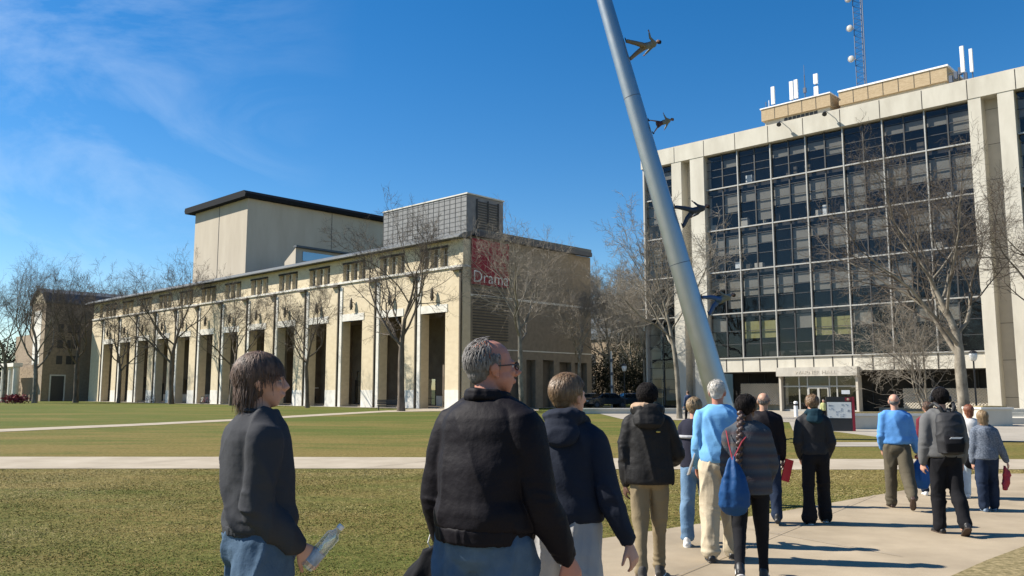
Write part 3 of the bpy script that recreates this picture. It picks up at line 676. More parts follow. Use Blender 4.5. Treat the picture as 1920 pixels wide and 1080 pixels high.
# ------------------------------------------------------------------ evergreen masses and far buildings in the gap and at the edges
M_ever=mat('evergreen_leaf',(0.014,0.017,0.010),rough=.9,c2=(0.045,0.045,0.030),scale=2.5,spec=.1)
def bush(loc,w,d,h,seed,label,name='evergreen_shrub',m=None,n=9000,sz=.10,cat='shrub',group=None):
    rng=np.random.default_rng(seed); t=tag(empty(name,loc),label,cat,group)
    q=rng.normal(size=(n,3)); q/=np.linalg.norm(q,axis=1)[:,None]; rr=rng.random(n)**.45
    lump=1+.28*np.sin(q[:,0]*5+seed)*np.cos(q[:,1]*4)+.15*np.sin(q[:,2]*9)
    P=q*(rr*lump)[:,None]*np.array([w/2,d/2,h/2])+np.array([0,0,h/2]); P[:,2]=np.abs(P[:,2])
    A=rng.normal(size=(n,3)); A/=np.linalg.norm(A,axis=1)[:,None]; B=np.cross(A,rng.normal(size=(n,3))); B/=np.linalg.norm(B,axis=1)[:,None]
    s=sz*rng.uniform(.5,1.3,n)[:,None]
    V=np.stack([P-A*s,P+B*s*.6,P+A*s,P-B*s*.6],1).reshape(-1,3); me=bpy.data.meshes.new('foliage')
    me.from_pydata(V.tolist(),[],[(4*i,4*i+1,4*i+2,4*i+3) for i in range(n)]); me.materials.append(m or M_ever)
    o=bpy.data.objects.new('foliage',me); col.objects.link(o); o.parent=t
    MB().tube([(0,0,0),(0,0,h*.6)],[.12,.04],6).build('stem',M_bark,t); return t
bush(gY(1130,98),9,6,6.5,1,'dark evergreen shrub mass right of the theatre corner',group='shrubs behind the parked cars')
bush(gY(1175,104),10,6,7.5,2,'dark evergreen shrub mass behind the lamp post',group='shrubs behind the parked cars')
bush(gY(1222,96),8,6,5.5,3,'dark evergreen shrub mass against the office block corner',group='shrubs behind the parked cars')
bush(gY(-10,150),22,10,11,4,'dark tree mass at the far left behind the porch',n=14000,sz=.18,name='evergreen_tree',cat='tree')
bush(gY(30,112),3.6,1.5,1.2,5,'red leaved shrub left of the porch columns',m=mat('red_leaf',(0.12,0.012,0.02),rough=.9,c2=(0.28,0.05,0.06),scale=4),n=900,sz=.14)
M_dist=mat('distant_facade',(0.16,0.19,0.23),rough=.8,c2=(0.24,0.27,0.31),scale=.2)
ft=tag(empty('far_tower',gY(1130,330),AZ),'pale blue grey block far off in the gap between the buildings','building')
MB().box(-9,14,-8,8,0,37).build('wall',M_dist,ft)
for j in range(8):
    MB().box(-8.5,13.5,-8.1,-8.02,6+j*3.9,7.6+j*3.9).build('window_band',M_roofm,ft)
fb=tag(empty('brick_block',gY(1190,150),AZ),'low brown block far behind the parked cars','building')
MB().box(-16,16,0,10,0,11).build('wall',M_brick,fb); MB().box(-16.3,16.3,-.3,10.3,11,11.5).build('roof',M_roofm,fb)
for j in range(2):
    for i in range(8): MB().box(-14+i*3.6,-12.2+i*3.6,-.05,.0,2+j*4,4.4+j*4).build('window',M_frame,fb)
# ------------------------------------------------------------------ parked cars (far, mostly hidden)
def car(loc,rz,m,label):
    t=tag(empty('parked_car',loc,rz),label,'car','cars parked between the buildings')
    b=MB(); 
    prof=[(-2.2,.35),(-2.25,.75),(-1.9,.92),(-1.2,1.0),(-.7,1.42),(.75,1.45),(1.45,1.02),(2.1,.9),(2.25,.6),(2.2,.35)]
    b.prism(prof,'y',-.85,.85); b.build('body',m,t,bevel=.08)
    for s in (-1,1):
        g=MB().prism([(-1.05,1.0),(-.65,1.36),(.7,1.39),(1.25,1.0)],'y',s*.852,s*.858); g.build('side_window',M_glassd,t)
        for x in (-1.35,1.4):
            w=MB().tube([(x,s*.72,.33),(x,s*.9,.33)],.33,16).build('wheel',M_black,t); MB().tube([(x,s*.9,.33),(x,s*.91,.33)],.19,10).build('rim',M_steel,w)
        MB().box(-2.28,-2.2,s*.45,s*.78,.62,.76).build('headlight',M_ant,t)
    MB().add([(-1.22,-.7,1.01),(-1.22,.7,1.01),(-.72,.66,1.405),(-.72,-.66,1.405)],[(0,1,2,3)]).build('windscreen',M_glassd,t,fix=False)
    return t
M_carb=mat('dark_car_paint',(0.015,0.02,0.03),rough=.25,var=.05,coat=1); M_carg=mat('grey_car_paint',(0.09,0.10,0.11),rough=.3,var=.05,coat=1)
car(gY(1135,84),R(20),M_carb,'dark blue car parked nearest the theatre corner'); car(gY(1182,86),R(10),M_carb,'black car parked right of the first, under the lamp post'); car(gY(1098,90),R(30),M_carg,'grey car parked by the end of the theatre side wall')
# ------------------------------------------------------------------ lamp posts, bollard, sign, planters, kerbs
def lamp(loc,h,label):
    t=tag(empty('lamp_post',loc),label,'lamp post','globe lamp posts')
    m=MB(); m.tube([(0,0,0),(0,0,.35),(0,0,.4),(0,0,h-.5)],[.12,.11,.06,.05],10); m.build('post',M_black,t)
    m=MB(); m.tube([(0,0,h-.5),(0,0,h-.38),(0,0,h-.15),(0,0,h+.02)],[.10,.20,.25,.22],14); m.build('globe',M_ant,t,smooth=True)
    m=MB(); m.tube([(0,0,h+.02),(0,0,h+.12),(0,0,h+.2)],[.27,.2,.03],14); m.build('cap',M_black,t); return t
lamp(gY(1829,54),4.05,'lamp post with pale globe and dark cap behind the big tree'); lamp(gY(1171,80),4.0,'lamp post in the gap in front of the parked cars')
bo=tag(empty('bollard',gY(1491,55),0),'white bollard in front of the entrance','bollard')
MB().tube([(0,0,0),(0,0,.95),(0,0,1.0)],[.13,.13,.08],12).build('post',M_white,bo); MB().tube([(0,0,.72),(0,0,.84)],.135,12).build('band',M_black,bo)
sp=ground(1575,809); sg=tag(empty('map_sign',sp,R(-14)),'black framed campus map board with a white poster and red side','sign')
MB().box(-.50,.50,-.08,.08,.0,1.42).build('board',M_black,sg); MB().box(.502,.60,-.10,.30,.0,1.42).build('side_panel',M_maroon,sg)
MB().box(-.47,.47,-.088,-.082,.55,1.20).build('poster',M_white,sg)
mm=MB(); rr=random.Random(3)
for i in range(26):
    x=rr.uniform(-.44,.34); z=rr.uniform(.58,1.1); mm.box(x,x+rr.uniform(.03,.10),-.0915,-.0885-rr.random()*.0005,z,z+rr.uniform(.02,.07))
mo=mm.build('map_print',mat('map_grey',(.42,.45,.50),rough=.7,var=.3,scale=9),sg); mo['kind']='stuff'
MB().box(.24,.47,-.09,-.082,1.24,1.39).build('emblem_patch',M_maroon,sg); MB().ell((.36,-.092,1.315),.055,.006,.05,10,6).build('emblem',mat('emblem_gold',(.5,.4,.25)),sg)
def planter(px0,px1,Y,h,label,dark=False):
    a=gY(px0,Y); b=gY(px1,Y); w=(b-a).length
    t=tag(empty('planter',(a+b)/2,0),label,'planter','low concrete planters')
    MB().box(-w/2,w/2,-.0,1.6,0,h-.1).build('wall',M_conc,t,bevel=.02); MB().box(-w/2-.05,w/2+.05,-.06,1.66,h-.1,h).build('coping',M_lime,t)
    MB().box(-w/2+.15,w/2-.15,.15,1.45,h,h+.05).build('soil',M_dry,t); return t
planter(1588,1790,37,.68,'long low planter behind the map board')
planter(1838,1895,40,.9,'planter block at the foot of the right fins',)
st=tag(empty('steps',gY(1905,46),R(-3)),'broad concrete steps at the right edge','steps')
s=MB(); [s.box(-1.5,9,-1.2+i*.5,3,i*.17,(i+1)*.17) for i in range(4)]; s.build('flight',M_conc,st); MB().box(-2.6,9,-3.6,-1.22,0,.32).build('landing',M_conc,st)
lw=tag(empty('low_wall',gY(1140,62),R(3)),'low pale kerb wall at the end of the lawn behind the hooded walkers','wall'); MB().box(-3.2,5.5,0,.5,0,.32).build('wall',M_conc,lw,bevel=.02); MB().box(-3.25,5.55,-.05,.55,.32,.40).build('coping',M_lime,lw)
# traffic style pole with arm
tp=tag(empty('signal_pole',gY(1147,84),0),'slim pale pole with small boxes in the gap','pole'); MB().tube([(0,0,0),(0,0,5.6)],.09,8).build('post',M_ant,tp)
for z in (1.9,3.2,4.5): MB().box(-.14,.14,-.14,.14,z,z+.3).build('box',M_steel,tp)
# bicycles under the arcade
def bike(loc,rz,label,m):
    t=tag(empty('bicycle',loc,rz),label,'bicycle','bicycles by the arcade')
    for x in (-.52,.52):
        w=MB(); pts=[(x+.33*math.cos(a),0,.34+.33*math.sin(a)) for a in [i*2*math.pi/16 for i in range(17)]]; w.tube(pts,.022,5,cap=False)
        for i in range(6): w.tube([(x,0,.34),(x+.32*math.cos(i),0,.34+.32*math.sin(i))],.004,3)
        w.build('wheel',M_black,t)
    f=MB(); 
    for a,b in (((-.52,0,.34),(-.12,0,.32)),((-.12,0,.32),(-.22,0,.85)),((-.2,0,.76),(.34,0,.80)),((-.12,0,.32),(.36,0,.74)),((-.52,0,.34),(-.2,0,.76)),((.34,0,.92),(.52,0,.34))): f.tube([a,b],.02,6)
    f.build('frame',m,t); MB().tube([(.32,-.28,.95),(.34,0,.96),(.32,.28,.95)],.018,6).build('handlebar',M_black,t); MB().ell((-.24,0,.88),.13,.06,.035).build('saddle',M_black,t); return t
def onap(a,b): return PC+ex*a+ey*b
bike(onap(-46.5,-1.0),AZ+.3,'bicycle leaning by a pier behind the man in the grey sweatshirt',M_maroon); bike(onap(-47.6,-.9),AZ-.2,'second bicycle from the right behind the man in the grey sweatshirt',M_white)
bike(onap(-62,-.9),AZ,'bicycle with white frame left of the tall left tree',M_white); bike(onap(-63.3,-1.0),AZ+.4,'dark bicycle left of the tall left tree',M_black)
# cart in an arch
ct=tag(empty('cart',onap(-27.5,1.8),AZ),'black wheeled stall cart standing in the sixth archway from the right','cart')
MB().box(-.9,.9,-.4,.4,.45,1.05).build('body',M_black,ct); MB().box(-1.1,1.1,-.6,.6,1.95,2.05).build('canopy',M_ant,ct)
for x in (-.85,.85): MB().tube([(x,-.35,0.2),(x,-.35,1.95)],.03,6).build('post',M_steel,ct); MB().tube([(x*.8,-.45,.22),(x*.8,-.4,.22)],.22,12).build('wheel',M_black,ct)
for k in (0,1,2):
    x=X0-BW*(k+2)+3.4; t=tag(empty('cafe_table',onap(x,2.4),AZ),'dark round table in the archway '+['second','third','fourth'][k]+' from the right corner','table','tables in the arcade')
    MB().tube([(0,0,.82),(0,0,.86)],.4,16).build('top',M_black,t); MB().tube([(0,0,.12),(0,0,.82)],.04,8).build('leg',M_steel,t); MB().tube([(0,0,.12),(0,0,.16)],.25,12).build('foot',M_black,t)
# ------------------------------------------------------------------ leaning steel pole
def steel_mat():
    m=bpy.data.materials.new('brushed_stainless'); m.use_nodes=True; t=m.node_tree; b=t.nodes['Principled BSDF']
    b.inputs['Metallic'].default_value=1.0; b.inputs['Base Color'].default_value=(0.40,0.41,0.42,1); b.inputs['Roughness'].default_value=0.36
    tc=N(t,'ShaderNodeTexCoord'); nz=N(t,'ShaderNodeTexNoise'); nz.inputs['Scale'].default_value=3; nz.inputs['Detail'].default_value=8
    mr=N(t,'ShaderNodeMapRange'); mr.inputs[3].default_value=.33; mr.inputs[4].default_value=.47
    t.links.new(tc.outputs['Object'],nz.inputs['Vector']); t.links.new(nz.outputs[0],mr.inputs[0]); t.links.new(mr.outputs[0],b.inputs['Roughness']); return m
M_pole=steel_mat()
pb=Vector((7.66,30.0,0)); ptop_dir=(Vector(atY(1131.5,0,30))-Vector(atY(1343,700,30))).normalized()
# foot of the axis on the ground
p0=Vector(atY(1334,700,30)); ptop_dir=(Vector(atY(1133,0,30))-p0).normalized(); pb=p0-ptop_dir*(p0.z/ptop_dir.z)
def prad(z): return .445-.0105*z
scu=tag(empty('sculpture',pb,0),'huge leaning stainless steel pole with life size figures walking up it','sculpture')
n=24; pts=[ptop_dir*(30/ n*i/ptop_dir.z) for i in range(n+1)]
MB().tube(pts,[prad(p.z) for p in pts],40).build('pole',M_pole,scu,smooth=True)
for zz in (6.2,12.4,18.6): 
    q=ptop_dir*(zz/ptop_dir.z); MB().tube([q-ptop_dir*.012,q+ptop_dir*.012],[prad(zz)+.003]*2,40).build('weld_seam',M_steel,scu)
# ------------------------------------------------------------------ people
def vnoise(P,seed=0):
    """smooth value noise in [-1,1] on an (n,3) array"""
    I=np.floor(P).astype(np.int64); Fr=P-I; Fr=Fr*Fr*(3-2*Fr)
    def h(x,y,z):
        n=(x*374761393+y*668265263+z*1274126177+seed*974634777)&0x7fffffff
        n=((n^(n>>13))*1103515245)&0x7fffffff; n=(n^(n>>16))&0xffff
        return n/32767.5-1
    r=0
    for dx in (0,1):
        for dy in (0,1):
            for dz in (0,1):
                w=(Fr[:,0] if dx else 1-Fr[:,0])*(Fr[:,1] if dy else 1-Fr[:,1])*(Fr[:,2] if dz else 1-Fr[:,2])
                r=r+w*h(I[:,0]+dx,I[:,1]+dy,I[:,2]+dz)
    return r
def nrm(v): v=np.array(v,float); return v/(np.linalg.norm(v)+1e-12)
class Bd:
    """collects closed overlapping solids that are fused into one skin"""
    def __init__(s): s.v=[]; s.f=[]
    def rings(s,rings,n=20):
        """rings: (centre, half-axis a, half-axis b)"""
        o=len(s.v); m=len(rings)
        for c,a,b in rings:
            for k in range(n):
                t=2*math.pi*k/n; ct,st=math.cos(t),math.sin(t)
                s.v.append(c+a*ct+b*st)
        for i in range(m-1):
            for k in range(n): s.f.append((o+i*n+k,o+i*n+(k+1)%n,o+(i+1)*n+(k+1)%n,o+(i+1)*n+k))
        s.f.append(tuple(o+k for k in range(n))[::-1]); e=o+(m-1)*n; s.f.append(tuple(e+k for k in range(n)))
    def tube(s,pts,rads,ref=(0,1,0),ratio=None,n=16,caps=True):
        """rads: radius along ref-side; ratio: depth/width"""
        pts=[np.array(p,float) for p in pts]; m=len(pts); ratio=ratio or [1]*m; R_=[]
        for i in range(m):
            d=nrm(pts[min(i+1,m-1)]-pts[max(i-1,0)]); r=np.array(ref,float); b=r-d*r.dot(d)
            if np.linalg.norm(b)<.15: r=np.array([1.,0,0]); b=r-d*r.dot(d)
            b=nrm(b); a=np.cross(b,d); R_.append((pts[i],a*rads[i],b*rads[i]*ratio[i]))
        if caps:
            d0=nrm(pts[0]-pts[1]); d1=nrm(pts[-1]-pts[-2]); c,a,b=R_[0]; r=rads[0]
            pre=[(c+d0*r*.92*min(1,ratio[0]),a*.35,b*.35),(c+d0*r*.62*min(1,ratio[0]),a*.78,b*.78)]
            c,a,b=R_[-1]; r=rads[-1]
            post=[(c+d1*r*.62*min(1,ratio[-1]),a*.78,b*.78),(c+d1*r*.92*min(1,ratio[-1]),a*.35,b*.35)]
            R_=pre+R_+post
        s.rings(R_,n)
    def ell(s,c,r,M=None,nu=16,nv=10):
        o=len(s.v); c=np.array(c,float)
        for j in range(nv+1):
            ph=math.pi*(j+.0)/nv-math.pi/2; ph=max(min(ph,math.pi/2-.02),-math.pi/2+.02)
            for i in range(nu):
                th=2*math.pi*i/nu; v=np.array([r[0]*math.cos(ph)*math.cos(th),r[1]*math.cos(ph)*math.sin(th),r[2]*math.sin(ph)])
                if M is not None: v=M@v
                s.v.append(c+v)
        for j in range(nv):
            for i in range(nu): s.f.append((o+j*nu+i,o+j*nu+(i+1)%nu,o+(j+1)*nu+(i+1)%nu,o+(j+1)*nu+i))
        s.f.append(tuple(o+k for k in range(nu))[::-1]); e=o+nv*nu; s.f.append(tuple(e+k for k in range(nu)))
    def xf(s,M,t,i0=0):
        for i in range(i0,len(s.v)): s.v[i]=M@s.v[i]+t
def fuse(b,name,m,parent,voxel=.01,smooth=3,disp=None,root=False,sub=0):
    me=bpy.data.meshes.new(name); me.from_pydata([tuple(x) for x in b.v],[],b.f); me.update()
    bm=bmesh.new(); bm.from_mesh(me); bmesh.ops.recalc_face_normals(bm,faces=bm.faces); bm.to_mesh(me); bm.free()
    o=bpy.data.objects.new(name,me); col.objects.link(o)
    r=o.modifiers.new('r','REMESH'); r.mode='VOXEL'; r.voxel_size=voxel; r.use_smooth_shade=True
    if smooth: q=o.modifiers.new('s','SMOOTH'); q.factor=.5; q.iterations=smooth
    dg=bpy.context.evaluated_depsgraph_get(); dg.update()
    e=bpy.data.meshes.new_from_object(o.evaluated_get(dg)); o.modifiers.clear()
    n=len(e.vertices)
    if disp is not None and n:
        P=np.empty(n*3,np.float32); e.vertices.foreach_get('co',P); P=P.reshape(-1,3).astype(float)
        Nn=np.empty(n*3,np.float32); e.vertices.foreach_get('normal',Nn); Nn=Nn.reshape(-1,3)
        P=P+Nn*disp(P)[:,None]; e.vertices.foreach_set('co',P.astype(np.float32).ravel()); e.update()
    e.polygons.foreach_set('use_smooth',[True]*len(e.polygons)); e.materials.clear(); e.materials.append(m)
    o.data=e; bpy.data.meshes.remove(me); e.name=name
    if parent is not None: o.parent=parent
    return o
def folds(amp,seed,sx=7,sz=1.5,diag=.0,fine=.35):
    def f(P):
        Q=P.copy(); Q[:,0]+=diag*P[:,2]
        W=vnoise(Q*np.array([2.2,2.2,1.6]),seed+9)*.35
        a=vnoise(np.stack([Q[:,0]*sx+W*3,Q[:,1]*sx,Q[:,2]*sz+W*2],1),seed); a=np.power(1-np.abs(a),3.2)*1.9-.7
        c=vnoise(np.stack([P[:,0]*sx*1.2-P[:,2]*7,P[:,1]*sx*1.2+P[:,2]*3,P[:,2]*8+W*5],1),seed+3); c=1-np.abs(c)*2
        d=vnoise(P*38,seed+5)
        g=vnoise(np.stack([Q[:,0]*13+P[:,2]*9,Q[:,1]*13,P[:,2]*13+W*4],1),seed+7); g=1-np.abs(g)*2
        return amp*(a*1.0+c*.18+g*.10+d*.08*fine)
    return f
SKIN=lambda n,c: mat('skin_'+n,c,rough=.55,var=.08,scale=9,spec=.35,bump=.08,bscale=120)
def rotz(a): c,s_=math.cos(a),math.sin(a); return np.array([[c,-s_,0],[s_,c,0],[0,0,1.]])
def rotx(a): c,s_=math.cos(a),math.sin(a); return np.array([[1.,0,0],[0,c,-s_],[0,s_,c]])
def roty(a): c,s_=math.cos(a),math.sin(a); return np.array([[c,0,s_],[0,1.,0],[-s_,0,c]])
def seg(side,swing,ab): return np.array([side*math.sin(ab),math.sin(swing)*math.cos(ab),-math.cos(swing)*math.cos(ab)])
class Fig: pass
def skeleton(H,legs=((.2,.1),(-.2,.3)),arms=(((.1,.12),(.3,.1)),((-.1,.12),(.1,.1))),lean=.04,head=(0,0,0),twist=0,sw=1.0,splay=.04,hipz=None,side_lean=0):
    """legs: (thigh swing, knee bend) left,right; arms: ((swing,abduct) upper,(swing,abduct) fore) left,right; faces +Y"""
    k=H/1.75; f=Fig(); f.k=k; f.H=H; f.sw=sw
    th,sh,an=.425*k,.415*k,.075*k
    f.leg=[]
    lows=[]
    for i,(s_,(a,b)) in enumerate(zip((-1,1),legs)):
        hip=np.array([s_*.085*k,0,0]); kn=hip+seg(s_,a,splay)*th; ank=kn+seg(s_,a-b,splay*.3)*sh
        f.leg.append([hip,kn,ank]); lows.append(ank[2]-an)
    hz=-min(lows) if hipz is None else hipz
    for L_ in f.leg:
        for p in L_: p[2]+=hz
    f.pel=np.array([0,0,hz]); up=nrm([side_lean,math.sin(lean),math.cos(lean)]); f.up=up
    Rt=rotz(twist); f.Rt=Rt; f.neck=f.pel+up*.56*k
    f.shd=[f.neck-up*.096*k+Rt@np.array([s_*.166*k*sw,-.005,0]) for s_ in (-1,1)]
    f.arm=[]
    for i,s_ in enumerate((-1,1)):
        (a,ab),(a2,ab2)=arms[i]; e=f.shd[i]+(Rt@seg(s_,a,ab))*.295*k; w=e+(Rt@seg(s_,a2,ab2))*.255*k
        f.arm.append([f.shd[i],e,w])
    yaw,pit,rol=head; f.Rh=rotz(yaw)@rotx(-pit)@roty(rol); f.hc=f.neck+up*.135*k+np.array([0,.02*k,0]); f.hk=k*1.0
    return f
def hand(b,w,d,back,k,s_,curl=.5,grip=False):
    """palm + four fingers + thumb; d: direction of forearm, back: normal of the back of the hand"""
    d=nrm(d); back=nrm(np.array(back)-d*np.dot(back,d)); lat=np.cross(back,d)*s_   # lat points to the thumb
    p0=w; p1=w+d*.045*k; p2=w+d*.088*k
    b.rings([(p0-d*.01*k,lat*.026*k,back*.019*k),(p0+d*.012*k,lat*.030*k,back*.018*k),(p1,lat*.040*k,back*.016*k),(p2,lat*.042*k,back*.013*k),(p2+d*.008*k,lat*.034*k,back*.009*k)],12)
    ln=[.068,.078,.073,.056]
    for j in range(4):
        off=lat*(.031-.0205*j)*k; q=p2+off-d*.006*k; dd=d.copy(); pts=[q]; cu=curl*(1+.12*j)
        for t,l in enumerate((.42,.32,.26)):
            ang=cu*(.55,.9,.8)[t]; dd=nrm(dd*math.cos(ang)-back*math.sin(ang)); q=q+dd*ln[j]*l*k; pts.append(q)
        b.tube(pts,[.0098*k,.009*k,.0082*k,.0068*k],ref=back,n=8)
    th=p0+d*.022*k+lat*.024*k; dd=nrm(d*.72+lat*.62-back*.25); pts=[th]
    for t,l in enumerate((.034,.03,.024)):
        th=th+dd*l*k; pts.append(th); dd=nrm(dd+d*.25-back*.35*curl)
    b.tube(pts,[.0135*k,.012*k,.0105*k,.0085*k],ref=back,n=8)
def head_pieces(b,f,jaw=1.0,nose=1.0):
    k=f.hk; i0=len(b.v)
    b.ell((0,-.012,.035),(.0765,.097,.086)); b.ell((0,.018,.0),(.069,.078,.082)); b.ell((0,.030,-.040),(.058*jaw,.062,.058))
    b.ell((0,.052,-.086),(.030*jaw,.028,.022)); b.ell((0,.046,-.066),(.046*jaw,.040,.036))
    b.ell((0,.083,.022),(.046,.016,.011)); b.tube([(0,.090,.016),(0,.101,-.004),(0,.112*(.5+.5*nose),-.022),(0,.104,-.030)],[.008,.010,.0135,.010],ref=(1,0,0))
    for s_ in (-1,1):
        b.ell((s_*.013,.100,-.027),(.008,.010,.007)); b.ell((s_*.036,.074,-.018),(.020,.018,.018))
        M=rotz(s_*-.35)@rotx(-.15)
        b.ell((s_*.0775,-.006,-.006),(.006,.017,.030),M); b.ell((s_*.084,-.014,.004),(.005,.016,.022),M); b.ell((s_*.078,.0,-.030),(.006,.009,.011),M)
    b.ell((0,.094,-.052),(.022,.010,.0055)); b.ell((0,.092,-.061),(.020,.010,.0060))
    b.xf(f.Rh*k,f.hc,i0)
def ring_torso(f,prof,off=0.0):
    """prof: (t along spine in m at 1.75, half width, half depth, y shift)"""
    R_=[]
    for t,hw,hd,y in prof:
        tw=f.Rt if t>.3 else np.eye(3); a=min(max((t-.05)/.4,0),1)
        ang=math.atan2(f.Rt[1,0],f.Rt[0,0])*a; M=rotz(ang)
        c=f.pel+f.up*t*f.k+M@np.array([0,y*f.k,0]); R_.append((c,M@np.array([(hw+off)*f.k,0,0]),M@np.array([0,(hd+off)*f.k,0])))
    return R_
def person(name_lab,loc,rz,f,skin,vox=.009,hands=((.6,),(.6,)),thin=.75,jaw=1,group='people walking on the path',nose=1,backs=None):
    """the body: one continuous skin from head to feet"""
    b=Bd(); k=f.k
    b.rings(ring_torso(f,[(-.06,.10,.07,0),(0,.14,.09,0),(.15,.12,.085,0),(.35,.13,.09,0),(.47,.13,.08,0),(.53,.07,.06,0),(.57,.055,.055,0)]),16)
    b.tube([f.neck-f.up*.05*k,f.neck+f.up*.03*k,f.hc+f.Rh@np.array([0,-.022,-.055])*k,f.hc+f.Rh@np.array([0,-.012,-.0])*k],[.062*k,.055*k,.053*k,.05*k])
    head_pieces(b,f,jaw,nose)
    for i,s_ in enumerate((-1,1)):
        a=f.arm[i]; b.tube([f.neck-f.up*.06*k,a[0],a[1],a[2]],[.045*k,.04*k,.032*k,.024*k])
        L_=f.leg[i]; b.tube([L_[0],L_[1],L_[2]],[.06*k,.045*k,.032*k]); b.tube([L_[2]+np.array([0,-.03,-.04])*k,L_[2]+np.array([0,.12,-.055])*k],[.026*k,.02*k])
        d=a[2]-a[1]; bk=f.Rt@np.array([s_*1.0,-.35,0.2]) if backs is None or backs[i] is None else np.array(backs[i])
        hand(b,a[2],d,bk,k,-s_ if False else s_*(-1) ,*hands[i])
    o=fuse(b,'person',skin,None,voxel=vox,smooth=2)
    o.location=loc; o.rotation_euler=(0,0,rz); tag(o,name_lab,'person',group)
    return o
def top(f,parent,m,name,hem=.02,ease=.02,belly=0,amp=.006,seed=1,vox=.009,sl_r=(.068,.058,.050),cuff=True,hd=None,boxy=0,sleeve=1.0,sl_end=None,puff=0,neck_open=.072,diag=.3):
    b=Bd(); k=f.k; sw=f.sw; e=ease
    prof=[(hem,.150+boxy,.112+belly*.7,.01*belly/.03 if belly else 0),(hem+.015,.158+boxy,.120+belly*.8,0),((hem+.17)/2+.02,.155+boxy,.117+belly,.0),(.18,.142+boxy*.8,.108+belly,0),(.30,.150*sw+boxy*.5,.116+belly*.6,0),(.40,.158*sw,.118,-.005),(.45,.162*sw,.112,-.008),(.495,.150*sw,.098,-.010),(.525,.118*sw,.083,-.010),(.55,.082,.070,-.006),(.572,neck_open-e*.8,neck_open-e*.6,.004)]
    prof=[(t,hw,hd_,y) for t,hw,hd_,y in prof]
    b.rings(ring_torso(f,prof,e),28)
    for i,s_ in enumerate((-1,1)):
        A=f.arm[i]; sh,el,w=A; d1=nrm(el-sh); d2=nrm(w-el)
        q=.84; s0,s1,s2=[r_*q for r_ in sl_r]
        b.tube([f.neck-f.up*.055*k,f.neck+(sh-f.neck)*.5+f.up*.004*k,f.neck+(sh-f.neck)*.86+f.up*.006*k],[.058*k+e*.4,.056*k+e*.4,.054*k+e*.4],ratio=[1,1,1])
        b.tube([sh-d1*.0*k,sh+(el-sh)*.25,sh+(el-sh)*.7,el],[(s0+e*.30)*k,(s0+e*.34)*k,(s1+e*.36)*k,(s1+e*.25)*k],ratio=[1.05,1.08,1.0,1])
        ww=w-d2*(1-sleeve)*.0-d2*.012*k
        if sl_end is not None: ww=el+(w-el)*sl_end
        b.tube([el,el+(ww-el)*.4,el+(ww-el)*.85,ww],[(s1+e*.28)*k,(s1+e*.22)*k,(s2+e*.25)*k,(s2-(.004 if cuff else 0))*k])
    fo=folds(amp,seed,diag=diag)
    el=[a[1] for a in f.arm]
    def dsp(P):
        d=fo(P)
        for c in el:
            r=np.linalg.norm(P-c,axis=1); d=d+np.exp(-(r/.11)**2)*amp*.8*(1-2*np.abs(vnoise(P*np.array([9,9,24])+P[:,[2,0,1]]*6,seed+4)))
        if puff: d=d+puff*np.sin(P[:,2]*2*math.pi/.085)
        h=(P-f.pel)@f.up/k
        near=np.clip((h-hem)/.05,0,1); tor=(np.abs((P-f.pel)@f.Rt[:,0])<.2*k)
        d=np.where(tor&(h<hem+.06),d*near,d)
        return d
    return fuse(b,name,m,parent,voxel=vox,smooth=9,disp=dsp)
def trousers(f,parent,m,name='trousers',waist=.10,r=(.098,.078,.062),ease=.01,amp=.005,seed=2,vox=.010,hem_up=.02,seat=.02,flare=0):
    b=Bd(); k=f.k; r=tuple(x*.90 for x in r)
    b.rings(ring_torso(f,[(-.10,.10,.085,-.005),(-.05,.150,.112,-.012),(0,.160,.120,-.014),(.06,.152,.112,-.008),(waist,.140,.102,0)],ease),24)
    for i,s_ in enumerate((-1,1)):
        hip,kn,an=[q.copy() for q in f.leg[i]]; e=an-nrm(an-kn)*hem_up*k
        b.tube([hip+np.array([s_*.0,0,.02])*k,hip+(kn-hip)*.3,hip+(kn-hip)*.7,kn,kn+(e-kn)*.35,kn+(e-kn)*.75,e],[(r[0]+ease)*k,(r[0]+ease)*k,((r[0]+r[1])/2+ease)*k,(r[1]+ease)*k,((r[1]*.6+r[2]*.4)+ease)*k,(r[2]+ease+flare*.5)*k,(r[2]+ease+flare)*k],ratio=[1.05]*3+[1.05,1.1,1.05,1.05])
        if seat: b.ell(f.pel+np.array([s_*.068,-.055,-.035])*k,(.085*k,.075*k,.088*k))
    fo=folds(amp,seed,sx=8,sz=3,diag=-.2); kn=[L_[1] for L_ in f.leg]; an=[L_[2] for L_ in f.leg]
    def dsp(P):
        d=fo(P)
        for c in kn: rr_=np.linalg.norm(P-c,axis=1); d=d+np.exp(-(rr_/.12)**2)*amp*.9*(1-2*np.abs(vnoise(P*np.array([8,8,20])+P[:,[2,0,1]]*5,seed+4)))
        for c in an: rr_=np.linalg.norm(P-c,axis=1); d=d+np.exp(-(rr_/.15)**2)*amp*1.3*(1-2*np.abs(vnoise(P*np.array([6,6,22]),seed+1)))
        return d
    return fuse(b,name,m,parent,voxel=vox,smooth=3,disp=dsp)
